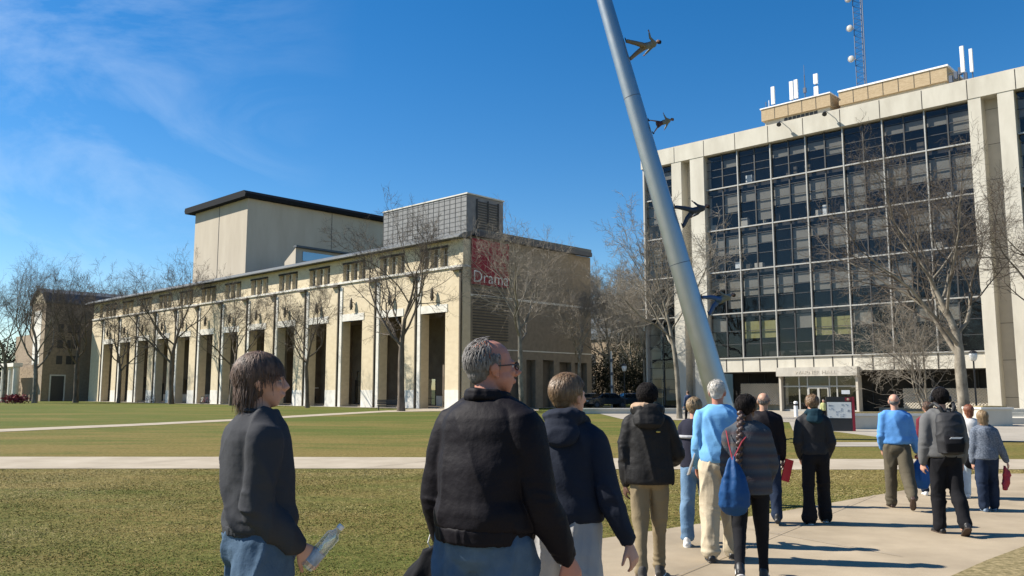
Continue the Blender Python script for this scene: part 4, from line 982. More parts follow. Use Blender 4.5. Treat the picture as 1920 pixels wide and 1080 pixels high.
def shoes(f,parent,m,pitch=(0,0),sole=None,vox=.008,big=1.0):
    for i,s_ in enumerate((-1,1)):
        an=f.leg[i][2]; k=f.k*big; M=rotz(-s_*.12)@rotx(pitch[i])
        b=Bd(); b.rings([(np.array([0,-.085,-.045]),np.array([.028,0,0]),np.array([0,0,.028])),(np.array([0,-.07,-.040]),np.array([.036,0,0]),np.array([0,0,.036])),(np.array([0,-.0,-.036]),np.array([.041,0,0]),np.array([0,0,.040])),(np.array([0,.08,-.046]),np.array([.047,0,0]),np.array([0,0,.030])),(np.array([0,.14,-.052]),np.array([.044,0,0]),np.array([0,0,.023])),(np.array([0,.18,-.056]),np.array([.026,0,0]),np.array([0,0,.016]))],16)
        b.tube([(0,-.035,-.02),(0,-.03,.03)],[.043,.040]); b.xf(M*k,an)
        so_=fuse(b,'shoe',m,parent,voxel=vox,smooth=2)
        if sole is not None:
            q=Bd(); q.rings([(np.array([0,-.088,-.068]),np.array([.02,0,0]),np.array([0,0,.010])),(np.array([0,-.06,-.066]),np.array([.042,0,0]),np.array([0,0,.012])),(np.array([0,.07,-.066]),np.array([.051,0,0]),np.array([0,0,.012])),(np.array([0,.15,-.066]),np.array([.047,0,0]),np.array([0,0,.011])),(np.array([0,.187,-.064]),np.array([.022,0,0]),np.array([0,0,.009]))],16)
            q.xf(M*k,an); fuse(q,'sole',sole,so_,voxel=.007,smooth=1)
def hair(f,parent,m,style='short',seed=1,n=260,len_=.05,vox=.006,cover=1.0,front=.055,scale=1.0,low=-.06,clump=1.0):
    """cap plus many tapered locks that follow the skull"""
    k=f.hk; rng=np.random.default_rng(seed); b=Bd()
    if style=='receding':
        b.ell((0,-.040,.028),(.080,.078,.080)); b.ell((0,-.055,-.010),(.066,.052,.060))
    elif style!='fringe':
        b.ell((0,-.016,.040),(.082*scale,.098*scale,.088*scale)); b.ell((0,-.055,-.010),(.066*scale,.052*scale,.060))
        if style=='long': b.ell((0,-.03,-.02),(.086,.075,.075)); b.ell((0,-.045,-.07),(.070,.050,.055))
    else:
        b.ell((0,-.048,-.005),(.073,.062,.048))
        for s_ in (-1,1): b.ell((s_*.062,-.02,.020),(.019,.050,.032))
    b.xf(f.Rh*k,f.hc)
    def dsp(P):
        Q=(P-f.hc)@f.Rh/k; th=np.arctan2(Q[:,0],-Q[:,1]); return (.0045*vnoise(np.stack([th*12,Q[:,2]*9,Q[:,1]*8],1),seed)+.003*vnoise(np.stack([th*30,Q[:,2]*16,Q[:,1]*10],1),seed+1))*k*clump-.004*k
    cap=fuse(b,'hair',m,parent,voxel=vox,smooth=2,disp=dsp)
    # locks, the last few are fine flyaways
    V=[];Fs=[]
    Rr=np.array([.084,.100,.090])*scale; C0=np.array([0,-.016,.040])
    for i in range(n):
        u=rng.uniform(-1,1); th=rng.uniform(0,2*math.pi)
        z=rng.uniform(-.35,1.0); q=np.array([math.cos(th)*math.sqrt(1-min(z*z,1)),math.sin(th)*math.sqrt(1-min(z*z,1)),z])
        if q[1]>(.12 if style=='long' else .35) and z<.60: continue
        if style=='receding' and q[1]>-.05 and z>.25: continue
        if style=='fringe' and z>.15: continue
        p=C0+q*Rr; L_=len_*rng.uniform(.6,1.25); st=6
        part=nrm(np.array([rng.normal(0,.25),-.25+rng.normal(0,.2)-.0*q[1],-1.0])) if z<.75 else nrm(np.array([q[0]*1.2+rng.normal(0,.4),q[1]*1.4+rng.normal(0,.4),-.15]))
        d=part-q*part.dot(q); d=nrm(d); w=rng.uniform(.003,.0075)*clump*(.25 if i%9==0 else 1); pts=[]; cur=p.copy()
        for t in range(st+1):
            pts.append(cur.copy()); cur=cur+d*L_/st
            g=cur-C0; e=np.linalg.norm(g/Rr)
            lim=1.0+.03+.05*t/st+(.07*t/st if i%9==0 else 0)+.03*((i*7)%5)/5
            if e<lim or (e>lim+.02 and t<st-1 and cur[2]>-.03): cur=C0+g/e*(lim)
            d=nrm(d+np.array([0,0,-.35])+rng.normal(0,.10,3))
        o=len(V)
        for t,pp in enumerate(pts):
            out=nrm(pp-C0); tg=nrm(pts[min(t+1,st)]-pts[max(t-1,0)]); sd=nrm(np.cross(out,tg)); ww=w*(1-.85*(t/st)**1.6)
            V+= [pp-sd*ww,pp+out*ww*.55,pp+sd*ww]
        for t in range(st):
            for a in (0,1): Fs.append((o+t*3+a,o+t*3+a+1,o+t*3+a+4,o+t*3+a+3))
    if V:
        V=np.array(V)@(f.Rh*k).T+f.hc; cm=cap.data; bm=bmesh.new(); bm.from_mesh(cm)
        vs=[bm.verts.new(tuple(v)) for v in V]
        for q in Fs: bm.faces.new([vs[j] for j in q]).smooth=True
        bm.to_mesh(cm); bm.free(); cm.update()
    return cap
def eyes(f,parent):
    for s_ in (-1,1):
        b=Bd(); b.ell((s_*.031,.078,.006),(.012,.010,.008)); b.xf(f.Rh*f.hk,f.hc); fuse(b,'eye',mat('eye_white',(.5,.47,.43),rough=.2),parent,voxel=.003,smooth=1)
def at_px(px,Y): v=atY(px,733,Y); return Vector((v.x,v.y,0))
CLOTH=lambda n,c,**k: mat(n,c,**{**dict(rough=.88,var=.07,scale=5,bump=.3,bscale=60,spec=.15,bdist=.005),**k})
sk_fair=SKIN('fair',(.50,.27,.19)); sk_ruddy=SKIN('ruddy',(.44,.19,.13)); sk_dark=SKIN('dark',(.10,.05,.032)); sk_tan=SKIN('tan',(.42,.24,.16))
denim=mat('blue_denim',(.045,.078,.125),rough=.9,c2=(.10,.155,.225),scale=3.5,bump=.4,bscale=60,spec=.12,bdist=.006,detail=9)
denim_l=mat('light_denim',(.08,.145,.235),rough=.9,c2=(.16,.25,.36),scale=4,bump=.4,bscale=60,spec=.12,bdist=.006,detail=9)
denim_d=mat('dark_denim',(.010,.016,.032),rough=.9,c2=(.024,.036,.065),scale=4,bump=.4,bscale=60,spec=.12,bdist=.006)
khaki=CLOTH('khaki_cotton',(.21,.165,.10)); khaki_p=CLOTH('pale_khaki_cotton',(.46,.39,.28)); olive=CLOTH('olive_trousers',(.092,.078,.054)); blackc=CLOTH('black_cotton',(.010,.010,.012)); greys=CLOTH('grey_sweat_cotton',(.36,.35,.34))
navy=CLOTH('navy_hoodie_cotton',(.018,.022,.034)); charcoal=CLOTH('charcoal_sweatshirt',(.042,.043,.048))
nylon=mat('black_nylon',(.0085,.007,.0095),rough=.66,var=.1,scale=6,bump=.3,bscale=30,spec=.13,bdist=.012); puffm=mat('black_shell',(.014,.013,.013),rough=.65,var=.2,scale=6,bump=.5,bscale=22,spec=.2,bdist=.012)
h_brown=mat('dark_brown_hair',(.030,.016,.010),rough=.65,c2=(.15,.082,.050),scale=40,spec=.5,stretch=(1,1,.1)); h_lb=mat('brown_hair',(.10,.055,.025),rough=.45,c2=(.24,.15,.075),scale=50,spec=.5,stretch=(1,1,.12)); h_grey=mat('grey_hair',(.06,.052,.047),rough=.7,c2=(.22,.205,.19),scale=55,spec=.4,stretch=(1,1,.2)); h_black=mat('black_hair',(.006,.005,.005),rough=.8,c2=(.018,.014,.013),scale=60,spec=.15,bump=.8,bscale=110); h_blond=mat('dark_blond_hair',(.14,.085,.04),rough=.5,c2=(.34,.24,.13),scale=50,spec=.4,stretch=(1,1,.15)); h_white=mat('white_hair',(.35,.32,.28),rough=.6,c2=(.55,.52,.47),scale=50)
M_shoe_b=mat('black_shoe',(.015,.014,.014),rough=.5); M_shoe_w=mat('white_shoe',(.70,.69,.66),rough=.6,var=.05); M_sole=mat('white_sole',(.60,.58,.55),rough=.7); M_brown_sh=mat('brown_shoe',(.06,.035,.025),rough=.5)

def striped(name,cols,scale):
    m=bpy.data.materials.new(name); m.use_nodes=True; t=m.node_tree; b=t.nodes['Principled BSDF']; b.inputs['Roughness'].default_value=.95; b.inputs['Specular IOR Level'].default_value=.1
    tc=N(t,'ShaderNodeTexCoord'); mp=N(t,'ShaderNodeMapping'); mp.inputs['Scale'].default_value=(.5,.5,1); nz=N(t,'ShaderNodeTexNoise'); nz.inputs['Scale'].default_value=7; nz.inputs['Detail'].default_value=4
    sp_=N(t,'ShaderNodeSeparateXYZ'); ml=N(t,'ShaderNodeMath',operation='MULTIPLY_ADD'); ml.inputs[1].default_value=.05
    t.links.new(tc.outputs['Object'],mp.inputs[0]); t.links.new(mp.outputs[0],nz.inputs['Vector']); t.links.new(tc.outputs['Object'],sp_.inputs[0]); t.links.new(nz.outputs[0],ml.inputs[0]); t.links.new(sp_.outputs['Z'],ml.inputs[2])
    m2=N(t,'ShaderNodeMath',operation='MULTIPLY'); m2.inputs[1].default_value=scale; fr=N(t,'ShaderNodeMath',operation='FRACT'); t.links.new(ml.outputs[0],m2.inputs[0]); t.links.new(m2.outputs[0],fr.inputs[0])
    cr=N(t,'ShaderNodeValToRGB'); cr.color_ramp.interpolation='LINEAR'; e=cr.color_ramp.elements; e[0].position=0; e[0].color=(*cols[0],1); e[1].position=.98; e[1].color=(*cols[0],1)
    for i,c in enumerate(cols[1:]): q=e.new((i+1)/len(cols)); q.color=(*c,1)
    t.links.new(fr.outputs[0],cr.inputs[0]); t.links.new(cr.outputs[0],b.inputs['Base Color'])
    n2=N(t,'ShaderNodeTexNoise'); n2.inputs['Scale'].default_value=90; bp=N(t,'ShaderNodeBump'); bp.inputs['Strength'].default_value=.6; bp.inputs['Distance'].default_value=.006
    t.links.new(tc.outputs['Object'],n2.inputs['Vector']); t.links.new(n2.outputs[0],bp.inputs['Height']); t.links.new(bp.outputs[0],b.inputs['Normal']); return m

def rib(P): return .0022*np.sin(np.arctan2(P[:,0],P[:,1])*150)
def hem_band(f,parent,m,t0,t1,hw,hd):
    b=Bd(); b.rings(ring_torso(f,[(t0,hw*.86,hd*.86,0),(t0+.006,hw,hd,0),(t1-.008,hw*1.01,hd*1.01,0),(t1+.004,hw*.93,hd*.93,0)]),28); return fuse(b,'hem_band',m,parent,voxel=.007,smooth=2,disp=rib)
def cuffs(f,parent,m,r=.040,ln=.055):
    for A in f.arm:
        d=nrm(A[2]-A[1]); b=Bd(); b.tube([A[2]-d*ln*f.k,A[2]-d*.01*f.k,A[2]+d*.006*f.k],[r*1.08*f.k,r*1.0*f.k,r*.9*f.k],n=18,caps=False); fuse(b,'cuff',m,parent,voxel=.006,smooth=2)
def seam(f,parent,m,pts,r=.0035):
    b=Bd(); b.tube(pts,[r]*len(pts),n=6); return fuse(b,'seam',m,parent,voxel=.004,smooth=1)
def relief(parent,f,name,pts,r,m,vox=.008,n=10):
    b=Bd(); b.tube(pts,r if hasattr(r,'__len__') else [r]*len(pts),n=n); return fuse(b,name,m,parent,voxel=vox,smooth=2)
def hood(f,parent,m,size=1.0,seed=3,vox=.008,name='hood',inner=None):
    k=f.k; b=Bd(); c=f.neck+f.Rt@np.array([0,-.045,-.01])*k; M=f.Rt@rotx(-.5)
    # collapsed hood: thick horseshoe round the neck plus the bag hanging behind
    pts=[];rad=[]
    for i in range(13):
        a=math.pi*(-.30+1.60*i/12); r=.088*size
        pts.append(f.neck+f.Rt@np.array([math.cos(a)*r*1.05,-math.sin(a)*r*1.0-.010,.020-.045*(math.sin(a)<0)*abs(math.sin(a))+.012*math.sin(a)])*k); rad.append((.030+.016*max(0,math.sin(a)))*k*size)
    b.tube(pts,rad,n=12)
    b.ell(f.neck+f.Rt@np.array([0,-.115*size,-.055])*k,(.110*k*size,.048*k*size,.075*k*size),M); b.ell(f.neck+f.Rt@np.array([0,-.105*size,-.005])*k,(.085*k*size,.045*k*size,.045*k*size),M)
    return fuse(b,name,m,parent,voxel=vox,smooth=3,disp=folds(.006,seed,sx=10,sz=12))
# ---- 1 young man in the charcoal sweatshirt, seen from behind, looking right
f=skeleton(1.85,legs=((.10,.12),(-.12,.25)),arms=(((-.05,.10),(.25,.06)),((-.16,.08),(.86,.04))),lean=-.05,head=(-.42,-.02,0),twist=-.08,sw=.98)
P1=person('young man with shaggy dark hair in a charcoal sweatshirt and jeans, nearest on the left',at_px(496,3.98),R(-55),f,sk_fair,vox=.0065,hands=((.6,),(.75,)))
top(f,P1,charcoal,'sweatshirt',hem=.06,ease=.024,boxy=.022,amp=.013,seed=11,vox=.008,sl_r=(.078,.070,.056),belly=.01,diag=.5)
trousers(f,P1,denim,'jeans',waist=.15,r=(.118,.105,.095),ease=.016,amp=.013,seed=4,vox=.009); shoes(f,P1,M_shoe_w,sole=M_sole)
hem_band(f,P1,charcoal,.045,.095,.182,.148); cuffs(f,P1,charcoal,.043)
hair(f,P1,h_brown,'long',seed=5,n=3000,len_=.150,scale=1.05,clump=.62); eyes(f,P1)
relief(P1,f,'collar',[f.neck+f.Rt@np.array([math.cos(a)*.074,math.sin(a)*.072,.008+.012*-math.sin(a)])*f.k for a in [i*2*math.pi/14 for i in range(15)]],.012,charcoal)
hw=Matrix.LocRotScale(P1.location,P1.rotation_euler.to_matrix(),None)
w=f.arm[1][2]; d=nrm(w-f.arm[1][1]); hp=hw@Vector(w+d*.085); 
bt=tag(empty('water_bottle',hp),'clear plastic bottle held out by the young man in the charcoal sweatshirt','bottle')
clear=bpy.data.materials.new('clear_plastic'); clear.use_nodes=True; t_=clear.node_tree; t_.nodes.clear(); o_=N(t_,'ShaderNodeOutputMaterial'); g1=N(t_,'ShaderNodeBsdfGlossy'); g1.inputs['Roughness'].default_value=.12; g1.inputs[0].default_value=(.9,.93,.95,1); g2=N(t_,'ShaderNodeBsdfTransparent'); g2.inputs[0].default_value=(.93,.95,.96,1); g3=N(t_,'ShaderNodeBsdfDiffuse'); g3.inputs[0].default_value=(.7,.75,.78,1); ms=N(t_,'ShaderNodeMixShader'); ms.inputs[0].default_value=.22; ms2=N(t_,'ShaderNodeMixShader'); ms2.inputs[0].default_value=.16; t_.links.new(g2.outputs[0],ms.inputs[1]); t_.links.new(g1.outputs[0],ms.inputs[2]); t_.links.new(ms.outputs[0],ms2.inputs[1]); t_.links.new(g3.outputs[0],ms2.inputs[2]); t_.links.new(ms2.outputs[0],o_.inputs[0])
ax=Vector((.62,.12,.72)).normalized()
MB().tube([ax*-.05,ax*-.045,ax*.06,ax*.07,ax*.08,ax*.13,ax*.145,ax*.165],[.028,.033,.033,.031,.033,.033,.018,.013],20).build('bottle_body',clear,bt,smooth=True); MB().tube([ax*.166,ax*.185],.0155,14).build('cap',M_white,bt)
MB().tube([ax*-.02,ax*.04],[.0336,.0336],20,cap=False).build('label_band',mat('bottle_label',(.30,.36,.44),rough=.6,var=.3,scale=30),bt)
# ---- 2 big man in the black jacket
f=skeleton(1.93,legs=((-.10,.2),(.22,.1)),arms=(((-.10,.18),(.42,.16)),((.12,.18),(.45,.20))),lean=.03,head=(-.62,-.06,.0),twist=.0,sw=1.12)
P2=person('large grey haired man in glasses, black zip jacket and blue jeans, nearest of the group',at_px(910,3.85),R(-37),f,sk_ruddy,vox=.0055,jaw=1.22,hands=((.9,),(.55,)),nose=1.15)
J=top(f,P2,nylon,'jacket',hem=.055,ease=.030,boxy=.034,belly=.050,amp=.009,seed=21,vox=.008,sl_r=(.079,.068,.058),diag=.2)
b=Bd(); b.rings(ring_torso(f,[(.006,.18,.14,0),(.014,.208,.184,0),(.070,.214,.190,0),(.085,.20,.17,0)],0),28); fuse(b,'waistband',nylon,P2,voxel=.008,smooth=2,disp=folds(.003,5,sx=30,sz=3))
b=Bd(); 
for i in range(15):
    pass
cp=[f.neck+f.Rt@np.array([math.cos(a)*.083,math.sin(a)*.082-.004,.012-.012*math.sin(a)])*f.k for a in [i*2*math.pi/14 for i in range(15)]]
b.tube(cp,[.021]*15,ratio=[1]*15); b.tube([p+np.array([0,0,.018]) for p in cp],[.017]*15); fuse(b,'collar',nylon,P2,voxel=.006,smooth=2,disp=folds(.004,8,sx=14,sz=14))
cuffs(f,P2,nylon,.047,.04)
trousers(f,P2,denim,'jeans',waist=.10,r=(.115,.090,.075),ease=.022,amp=.013,seed=6,vox=.008,seat=.03); shoes(f,P2,M_shoe_b,sole=M_shoe_b)
H2=hair(f,P2,h_grey,'receding',seed=9,n=1900,len_=.026,scale=.985,clump=.5); eyes(f,P2)
b=Bd()
for s_ in (-1,1):
    c=[(s_*.034+.024*math.cos(a),.101,.006+.017*math.sin(a)) for a in [i*2*math.pi/12 for i in range(13)]]; b.tube(c,[.0024]*13,n=6)
    b.tube([(s_*.058,.098,.012),(s_*.077,.06,.012),(s_*.083,.0,.010),(s_*.082,-.012,.002)],[.0026]*4,n=6)
b.tube([(-.011,.106,.008),(.011,.106,.008)],[.0024]*2,n=6); b.xf(f.Rh*f.hk,f.hc); 
me=bpy.data.meshes.new('glasses'); me.from_pydata([tuple(x) for x in b.v],[],b.f); me.materials.append(M_black); go=bpy.data.objects.new('glasses',me); col.objects.link(go); go.parent=P2
hw=Matrix.LocRotScale(P2.location,P2.rotation_euler.to_matrix(),None); hl=hw@Vector(f.arm[0][2]+nrm(f.arm[0][2]-f.arm[0][1])*.09)
bg_=tag(empty('drawstring_bag',hl+Vector((-.05,-.06,.10))),'black drawstring bag hanging from the left hand of the large man','bag')
b=Bd(); b.tube([(0,0,-.02),(0,0,-.06),(-.01,.01,-.14),(-.02,.02,-.26),(-.02,.02,-.40),(-.02,.02,-.47)],[.02,.07,.13,.18,.19,.15],ratio=[1,.8,.6,.5,.5,.5]); bb=fuse(b,'pouch',blackc,bg_,voxel=.009,smooth=3,disp=folds(.014,3,sx=14,sz=2))
for dx in (-.02,.022):
    MB().tube([(dx,0,-.05),(dx*2.2,-.01,.0),(dx*1.6,.0,.045),(0,.01,.05),(-dx*.6,.01,.0),(0,0,-.05)],.0028,6).build('cord',M_white,bg_)
# ---- 3 boy in navy hoodie and grey sweatpants
f=skeleton(1.775,legs=((.16,.08),(-.30,.35)),arms=(((.25,.12),(.5,.05)),((-.12,.30),(.05,.36))),lean=.03,head=(-.42,-.05,0),sw=.98)
P3=person('teenager with short brown hair in a navy hoodie and pale grey sweatpants',at_px(1062,4.72),R(-24),f,sk_fair,vox=.007,hands=((.6,),(.65,)))
top(f,P3,navy,'hoodie',hem=.035,ease=.026,boxy=.018,amp=.009,seed=31,vox=.009,sl_r=(.076,.066,.052),belly=.01)
hood(f,P3,navy,1.06,seed=4); trousers(f,P3,greys,'sweatpants',r=(.108,.094,.078),ease=.018,amp=.013,seed=8,vox=.009); shoes(f,P3,M_shoe_w,sole=M_sole,pitch=(0,-.5))
hem_band(f,P3,navy,.02,.07,.180,.146); cuffs(f,P3,navy,.040)
hair(f,P3,h_lb,'short',seed=12,n=2200,len_=.055,scale=1.03,clump=.5)
# ---- 4 person in the black shell jacket with tan hood lining
f=skeleton(1.745,splay=-.005,legs=((-.14,.16),(.14,.02)),arms=(((-.04,.12),(.05,.05)),((.15,.30),(1.2,-.35))),lean=.02,head=(-.15,-.12,0),sw=1.0)
P4=person('person with short black hair in a loose black jacket and tan trousers',at_px(1214,7.75),R(-8),f,sk_dark,vox=.009,hands=((.7,),(.8,)))
top(f,P4,puffm,'jacket',hem=-.075,ease=.036,boxy=.035,amp=.013,seed=41,vox=.011,sl_r=(.084,.078,.062),belly=.02)
hood(f,P4,puffm,1.30,seed=7,vox=.010); 
b=Bd(); 
pts=[f.neck+f.Rt@np.array([math.cos(a)*.112-.02,-math.sin(a)*.104-.022,.052+.004*math.sin(a)])*f.k for a in [math.pi*(.30+.75*i/9) for i in range(10)]]
b.tube(pts,[.018,.028,.034,.036,.036,.036,.034,.030,.024,.016]); fuse(b,'hood_lining',CLOTH('tan_fleece',(.40,.27,.18)),P4,voxel=.008,smooth=2,disp=folds(.005,2,sx=18,sz=10))
b=Bd(); c=f.neck+f.Rt@np.array([.085,-.158,-.165])*f.k; b.ell(c,(.022,.012,.008)); fuse(b,'chest_logo',mat('yellow_print',(.55,.42,.10)),P4,voxel=.004,smooth=1)
trousers(f,P4,khaki,'trousers',r=(.092,.066,.054),ease=.004,amp=.008,seed=14,vox=.010); shoes(f,P4,mat('dark_trainer',(.05,.045,.04)),sole=M_sole)
hair(f,P4,h_black,'short',seed=15,n=700,len_=.035,scale=1.10,clump=1.2)
# ---- 5 woman in navy top and blue jeans
f=skeleton(1.61,legs=((-.16,.02),(.42,.35)),arms=(((.12,.12),(1.1,-.2)),((.1,.1),(.9,-.3))),lean=.03,head=(-.2,.0,0),sw=.9)
P5=person('woman with fair brown hair in a navy top and blue jeans, white trainers',at_px(1301,9.4),R(-18),f,sk_fair,vox=.010)
top(f,P5,CLOTH('dark_navy_knit',(.022,.022,.035)),'jumper',hem=-.01,ease=.018,boxy=.01,amp=.007,seed=51,vox=.011,sl_r=(.062,.055,.045)); trousers(f,P5,denim_l,'jeans',r=(.096,.076,.070),amp=.007,seed=16,vox=.011,hem_up=.05)
relief(P5,f,'striped_belt',[f.pel+f.up*.36*f.k+np.array([math.cos(a)*.185,math.sin(a)*.14,0])*f.k for a in [i*2*math.pi/16 for i in range(17)]],.020,CLOTH('grey_stripe',(.32,.32,.33)),vox=.009)
shoes(f,P5,M_shoe_w,sole=M_sole,pitch=(0,-.2)); hair(f,P5,h_blond,'short',seed=17,n=400,len_=.07,scale=1.04)
# ---- 6 older man in the pale blue shirt
f=skeleton(1.79,legs=((-.10,.12),(.14,.05)),arms=(((.05,.16),(.55,.02)),((.05,.1),(.3,0))),lean=.02,head=(-.18,.0,0),sw=1.0)
P6=person('older white haired man in a bright pale blue shirt and cream trousers',at_px(1345,8.6),R(-12),f,sk_ruddy,vox=.009)
top(f,P6,CLOTH('pale_blue_jersey',(.16,.38,.66)),'shirt',hem=.015,ease=.014,boxy=.015,belly=.02,amp=.011,seed=61,vox=.011,sl_r=(.074,.068,.055)); trousers(f,P6,khaki_p,'trousers',r=(.108,.088,.078),ease=.016,amp=.009,seed=18,vox=.011); shoes(f,P6,M_shoe_b,sole=M_shoe_b)
hair(f,P6,h_white,'short',seed=19,n=600,len_=.022,scale=1.02,clump=.45)
pw=P6.matrix_basis; 
pp=tag(empty('paper_folder',P6.location+Vector((-.25,.12,.93)),R(-20)),'white papers held at the hip of the man in the pale blue shirt','papers'); MB().box(-.006,.006,-.07,.09,-.12,.11).build('sheets',M_white,pp).rotation_euler=(.0,.35,0)
# ---- 7 woman with the long braid and the blue drawstring bag
f=skeleton(1.645,legs=((-.32,.42),(.16,.02)),arms=(((.10,.12),(.5,.0)),((.15,.14),(.7,-.1))),lean=.04,head=(-.45,-.05,0),sw=.92)
knit=striped('patterned_knit',[(.045,.055,.070),(.065,.078,.095),(.085,.070,.065),(.05,.058,.075),(.078,.083,.092),(.065,.052,.058)],5.2)
P7=person('woman with a long dark braid in a patterned grey cardigan and black leggings',at_px(1399,7.55),R(-15),f,sk_dark,vox=.009)
top(f,P7,knit,'cardigan',hem=-.09,ease=.026,boxy=.020,amp=.010,seed=71,vox=.010,sl_r=(.076,.072,.058)); trousers(f,P7,blackc,'leggings',r=(.092,.064,.045),ease=.004,amp=.003,seed=20,vox=.010); shoes(f,P7,M_shoe_b,sole=M_sole,pitch=(-.55,0))
for i in (0,1): relief(P7,f,'sock',[f.leg[i][2]+np.array([0,0,.02]),f.leg[i][2]+np.array([0,0,-.03])],.040,M_white,vox=.007)
hair(f,P7,h_black,'short',seed=21,n=500,len_=.06,scale=1.07)
b=Bd(); base=f.hc+f.Rh@np.array([0,-.095,-.035])*f.k
for i in range(21):
    t=i/20; r=.031*(1-.42*t); p=base+np.array([-.045*t-.01+(.011 if i%2 else -.011),-.012-.10*min(t*2.2,1)+.03*t,-.0265*i]); b.ell(p,(r*1.0,r*.85,.026),roty(.6 if i%2 else -.6))
fuse(b,'braid',mat('braid_hair',(.022,.012,.010),rough=.45,c2=(.075,.04,.03),scale=60,stretch=(1,1,.3)),P7,voxel=.006,smooth=2,disp=lambda P: .002*vnoise(P*np.array([150,150,40]),3))
hw=Matrix.LocRotScale(P7.location,P7.rotation_euler.to_matrix(),None)
bag=tag(empty('drawstring_backpack',hw@Vector(f.pel+np.array([-.14,-.225,-.01])*f.k),R(-15)),'blue drawstring backpack on the back of the woman with the braid','bag')
b=Bd(); b.tube([(0,0,.24),(0,-.01,.18),(0,-.03,.08),(0,-.045,-.04),(0,-.04,-.15),(0,-.02,-.20)],[.025,.055,.100,.130,.132,.10],ratio=[.8,.65,.55,.5,.48,.4],n=24); fuse(b,'pouch',CLOTH('royal_blue_nylon',(.014,.060,.17),rough=.55),bag,voxel=.008,smooth=2,disp=lambda P: .009*np.sin(np.arctan2(P[:,0],-P[:,1]-.001+.05)*9)*np.clip((P[:,2]+.18)/.3,0,1)+.004*vnoise(P*30,2))
MB().tube([(0,-.02,.23),(.08,.055,.38),(.19,.15,.50)],.007,6).build('cord',M_maroon,bag); MB().tube([(.0,-.02,.23),(-.03,.05,.36),(-.05,.14,.47)],.006,6).build('cord',M_maroon,bag)
# ---- 8 bald man in dark jacket with red folder
f=skeleton(1.655,legs=((.05,.05),(-.15,.2)),arms=(((0,.12),(.1,.05)),((.0,.14),(.12,.03))),head=(.05,.0,0),sw=1.06)
P8=person('balding man in a black leather style jacket and jeans, behind the woman with the braid',at_px(1431,10.95),R(-12),f,sk_tan,vox=.011)
top(f,P8,nylon,'jacket',hem=-.02,ease=.028,boxy=.02,amp=.009,seed=81,vox=.013,sl_r=(.078,.07,.056)); trousers(f,P8,denim_d,'jeans',vox=.013,ease=.015,seed=22); shoes(f,P8,M_shoe_b)
hair(f,P8,h_grey,'fringe',seed=23,n=200,len_=.02)
fo=tag(empty('folder',P8.location+Vector((.25,-.06,.66)),R(20)),'red folder held by the balding man in the black jacket','folder'); MB().box(-.065,.065,-.008,.008,-.14,.14).build('cover',mat('red_card',(.42,.015,.03),rough=.6,var=.1),fo).rotation_euler=(.1,.25,.1)
# ---- 9 boy in black jacket with hood
f=skeleton(1.625,legs=((-.05,.03),(.18,.12)),arms=(((-.12,.20),(.45,-.18)),((-.12,.20),(.45,-.18))),head=(.0,.0,0),sw=1.0,splay=.06)
P9=person('boy with curly brown hair in a black jacket, hands in pockets, black trousers',at_px(1523,10.9),R(-8),f,sk_fair,vox=.011)
top(f,P9,CLOTH('black_bomber',(.022,.022,.024),rough=.6),'jacket',hem=.0,ease=.016,boxy=.012,amp=.009,seed=91,vox=.013,sl_r=(.076,.07,.054)); hood(f,P9,CLOTH('teal_black_hood',(.012,.035,.05)),1.05,vox=.011); trousers(f,P9,blackc,'trousers',r=(.096,.074,.076),ease=.010,amp=.008,seed=24,vox=.013,flare=.018); shoes(f,P9,M_shoe_b,sole=M_sole,pitch=(0,-.1))
hair(f,P9,h_lb,'short',seed=25,n=500,len_=.03,scale=1.05,clump=1.4)
# ---- 10 bald man in the blue shirt
f=skeleton(1.635,legs=((.10,.02),(-.36,.30)),arms=(((-.05,.17),(.55,-.12)),((.05,.22),(.18,.22))),head=(-.1,.0,0),sw=1.06,lean=.03)
P10=person('bald man in a blue button shirt and olive trousers, mid stride',at_px(1676,12.3),R(-14),f,sk_fair,vox=.012)
top(f,P10,CLOTH('blue_oxford',(.10,.27,.58)),'shirt',hem=.05,ease=.026,boxy=.02,amp=.013,seed=101,vox=.014,sl_r=(.078,.07,.052)); trousers(f,P10,olive,'trousers',r=(.104,.084,.070),ease=.014,amp=.009,seed=26,vox=.014); shoes(f,P10,M_brown_sh,pitch=(0,-.8))
relief(P10,f,'belt',[f.pel+f.up*.075*f.k+np.array([math.cos(a)*.158,math.sin(a)*.124,0])*f.k for a in [i*2*math.pi/16 for i in range(17)]],.017,M_black,vox=.009)
hair(f,P10,h_grey,'fringe',seed=27,n=60,len_=.01)
hw=Matrix.LocRotScale(P10.location,P10.rotation_euler.to_matrix(),None); hl=hw@Vector(f.arm[1][2]+nrm(f.arm[1][2]-f.arm[1][1])*.09)
b10=tag(empty('tote_bag',hl),'bulging blue drawstring bag hanging from the right hand of the man in the blue shirt','bag')
b=Bd(); b.tube([(0,0,.0),(.01,0,-.06),(.02,0,-.16),(.03,0,-.30),(.04,0,-.38)],[.02,.07,.125,.145,.09],ratio=[1,.8,.7,.6,.6]); fuse(b,'pouch',CLOTH('bright_blue_nylon',(.02,.10,.32),rough=.5),b10,voxel=.012,smooth=2,disp=folds(.010,6,sx=16,sz=3))
b=Bd(); b.tube([(-.03,0,.02),(.03,0,.02)],[.03,.03]); fuse(b,'tie',mat('red_tie',(.35,.03,.04)),b10,voxel=.01,smooth=1)
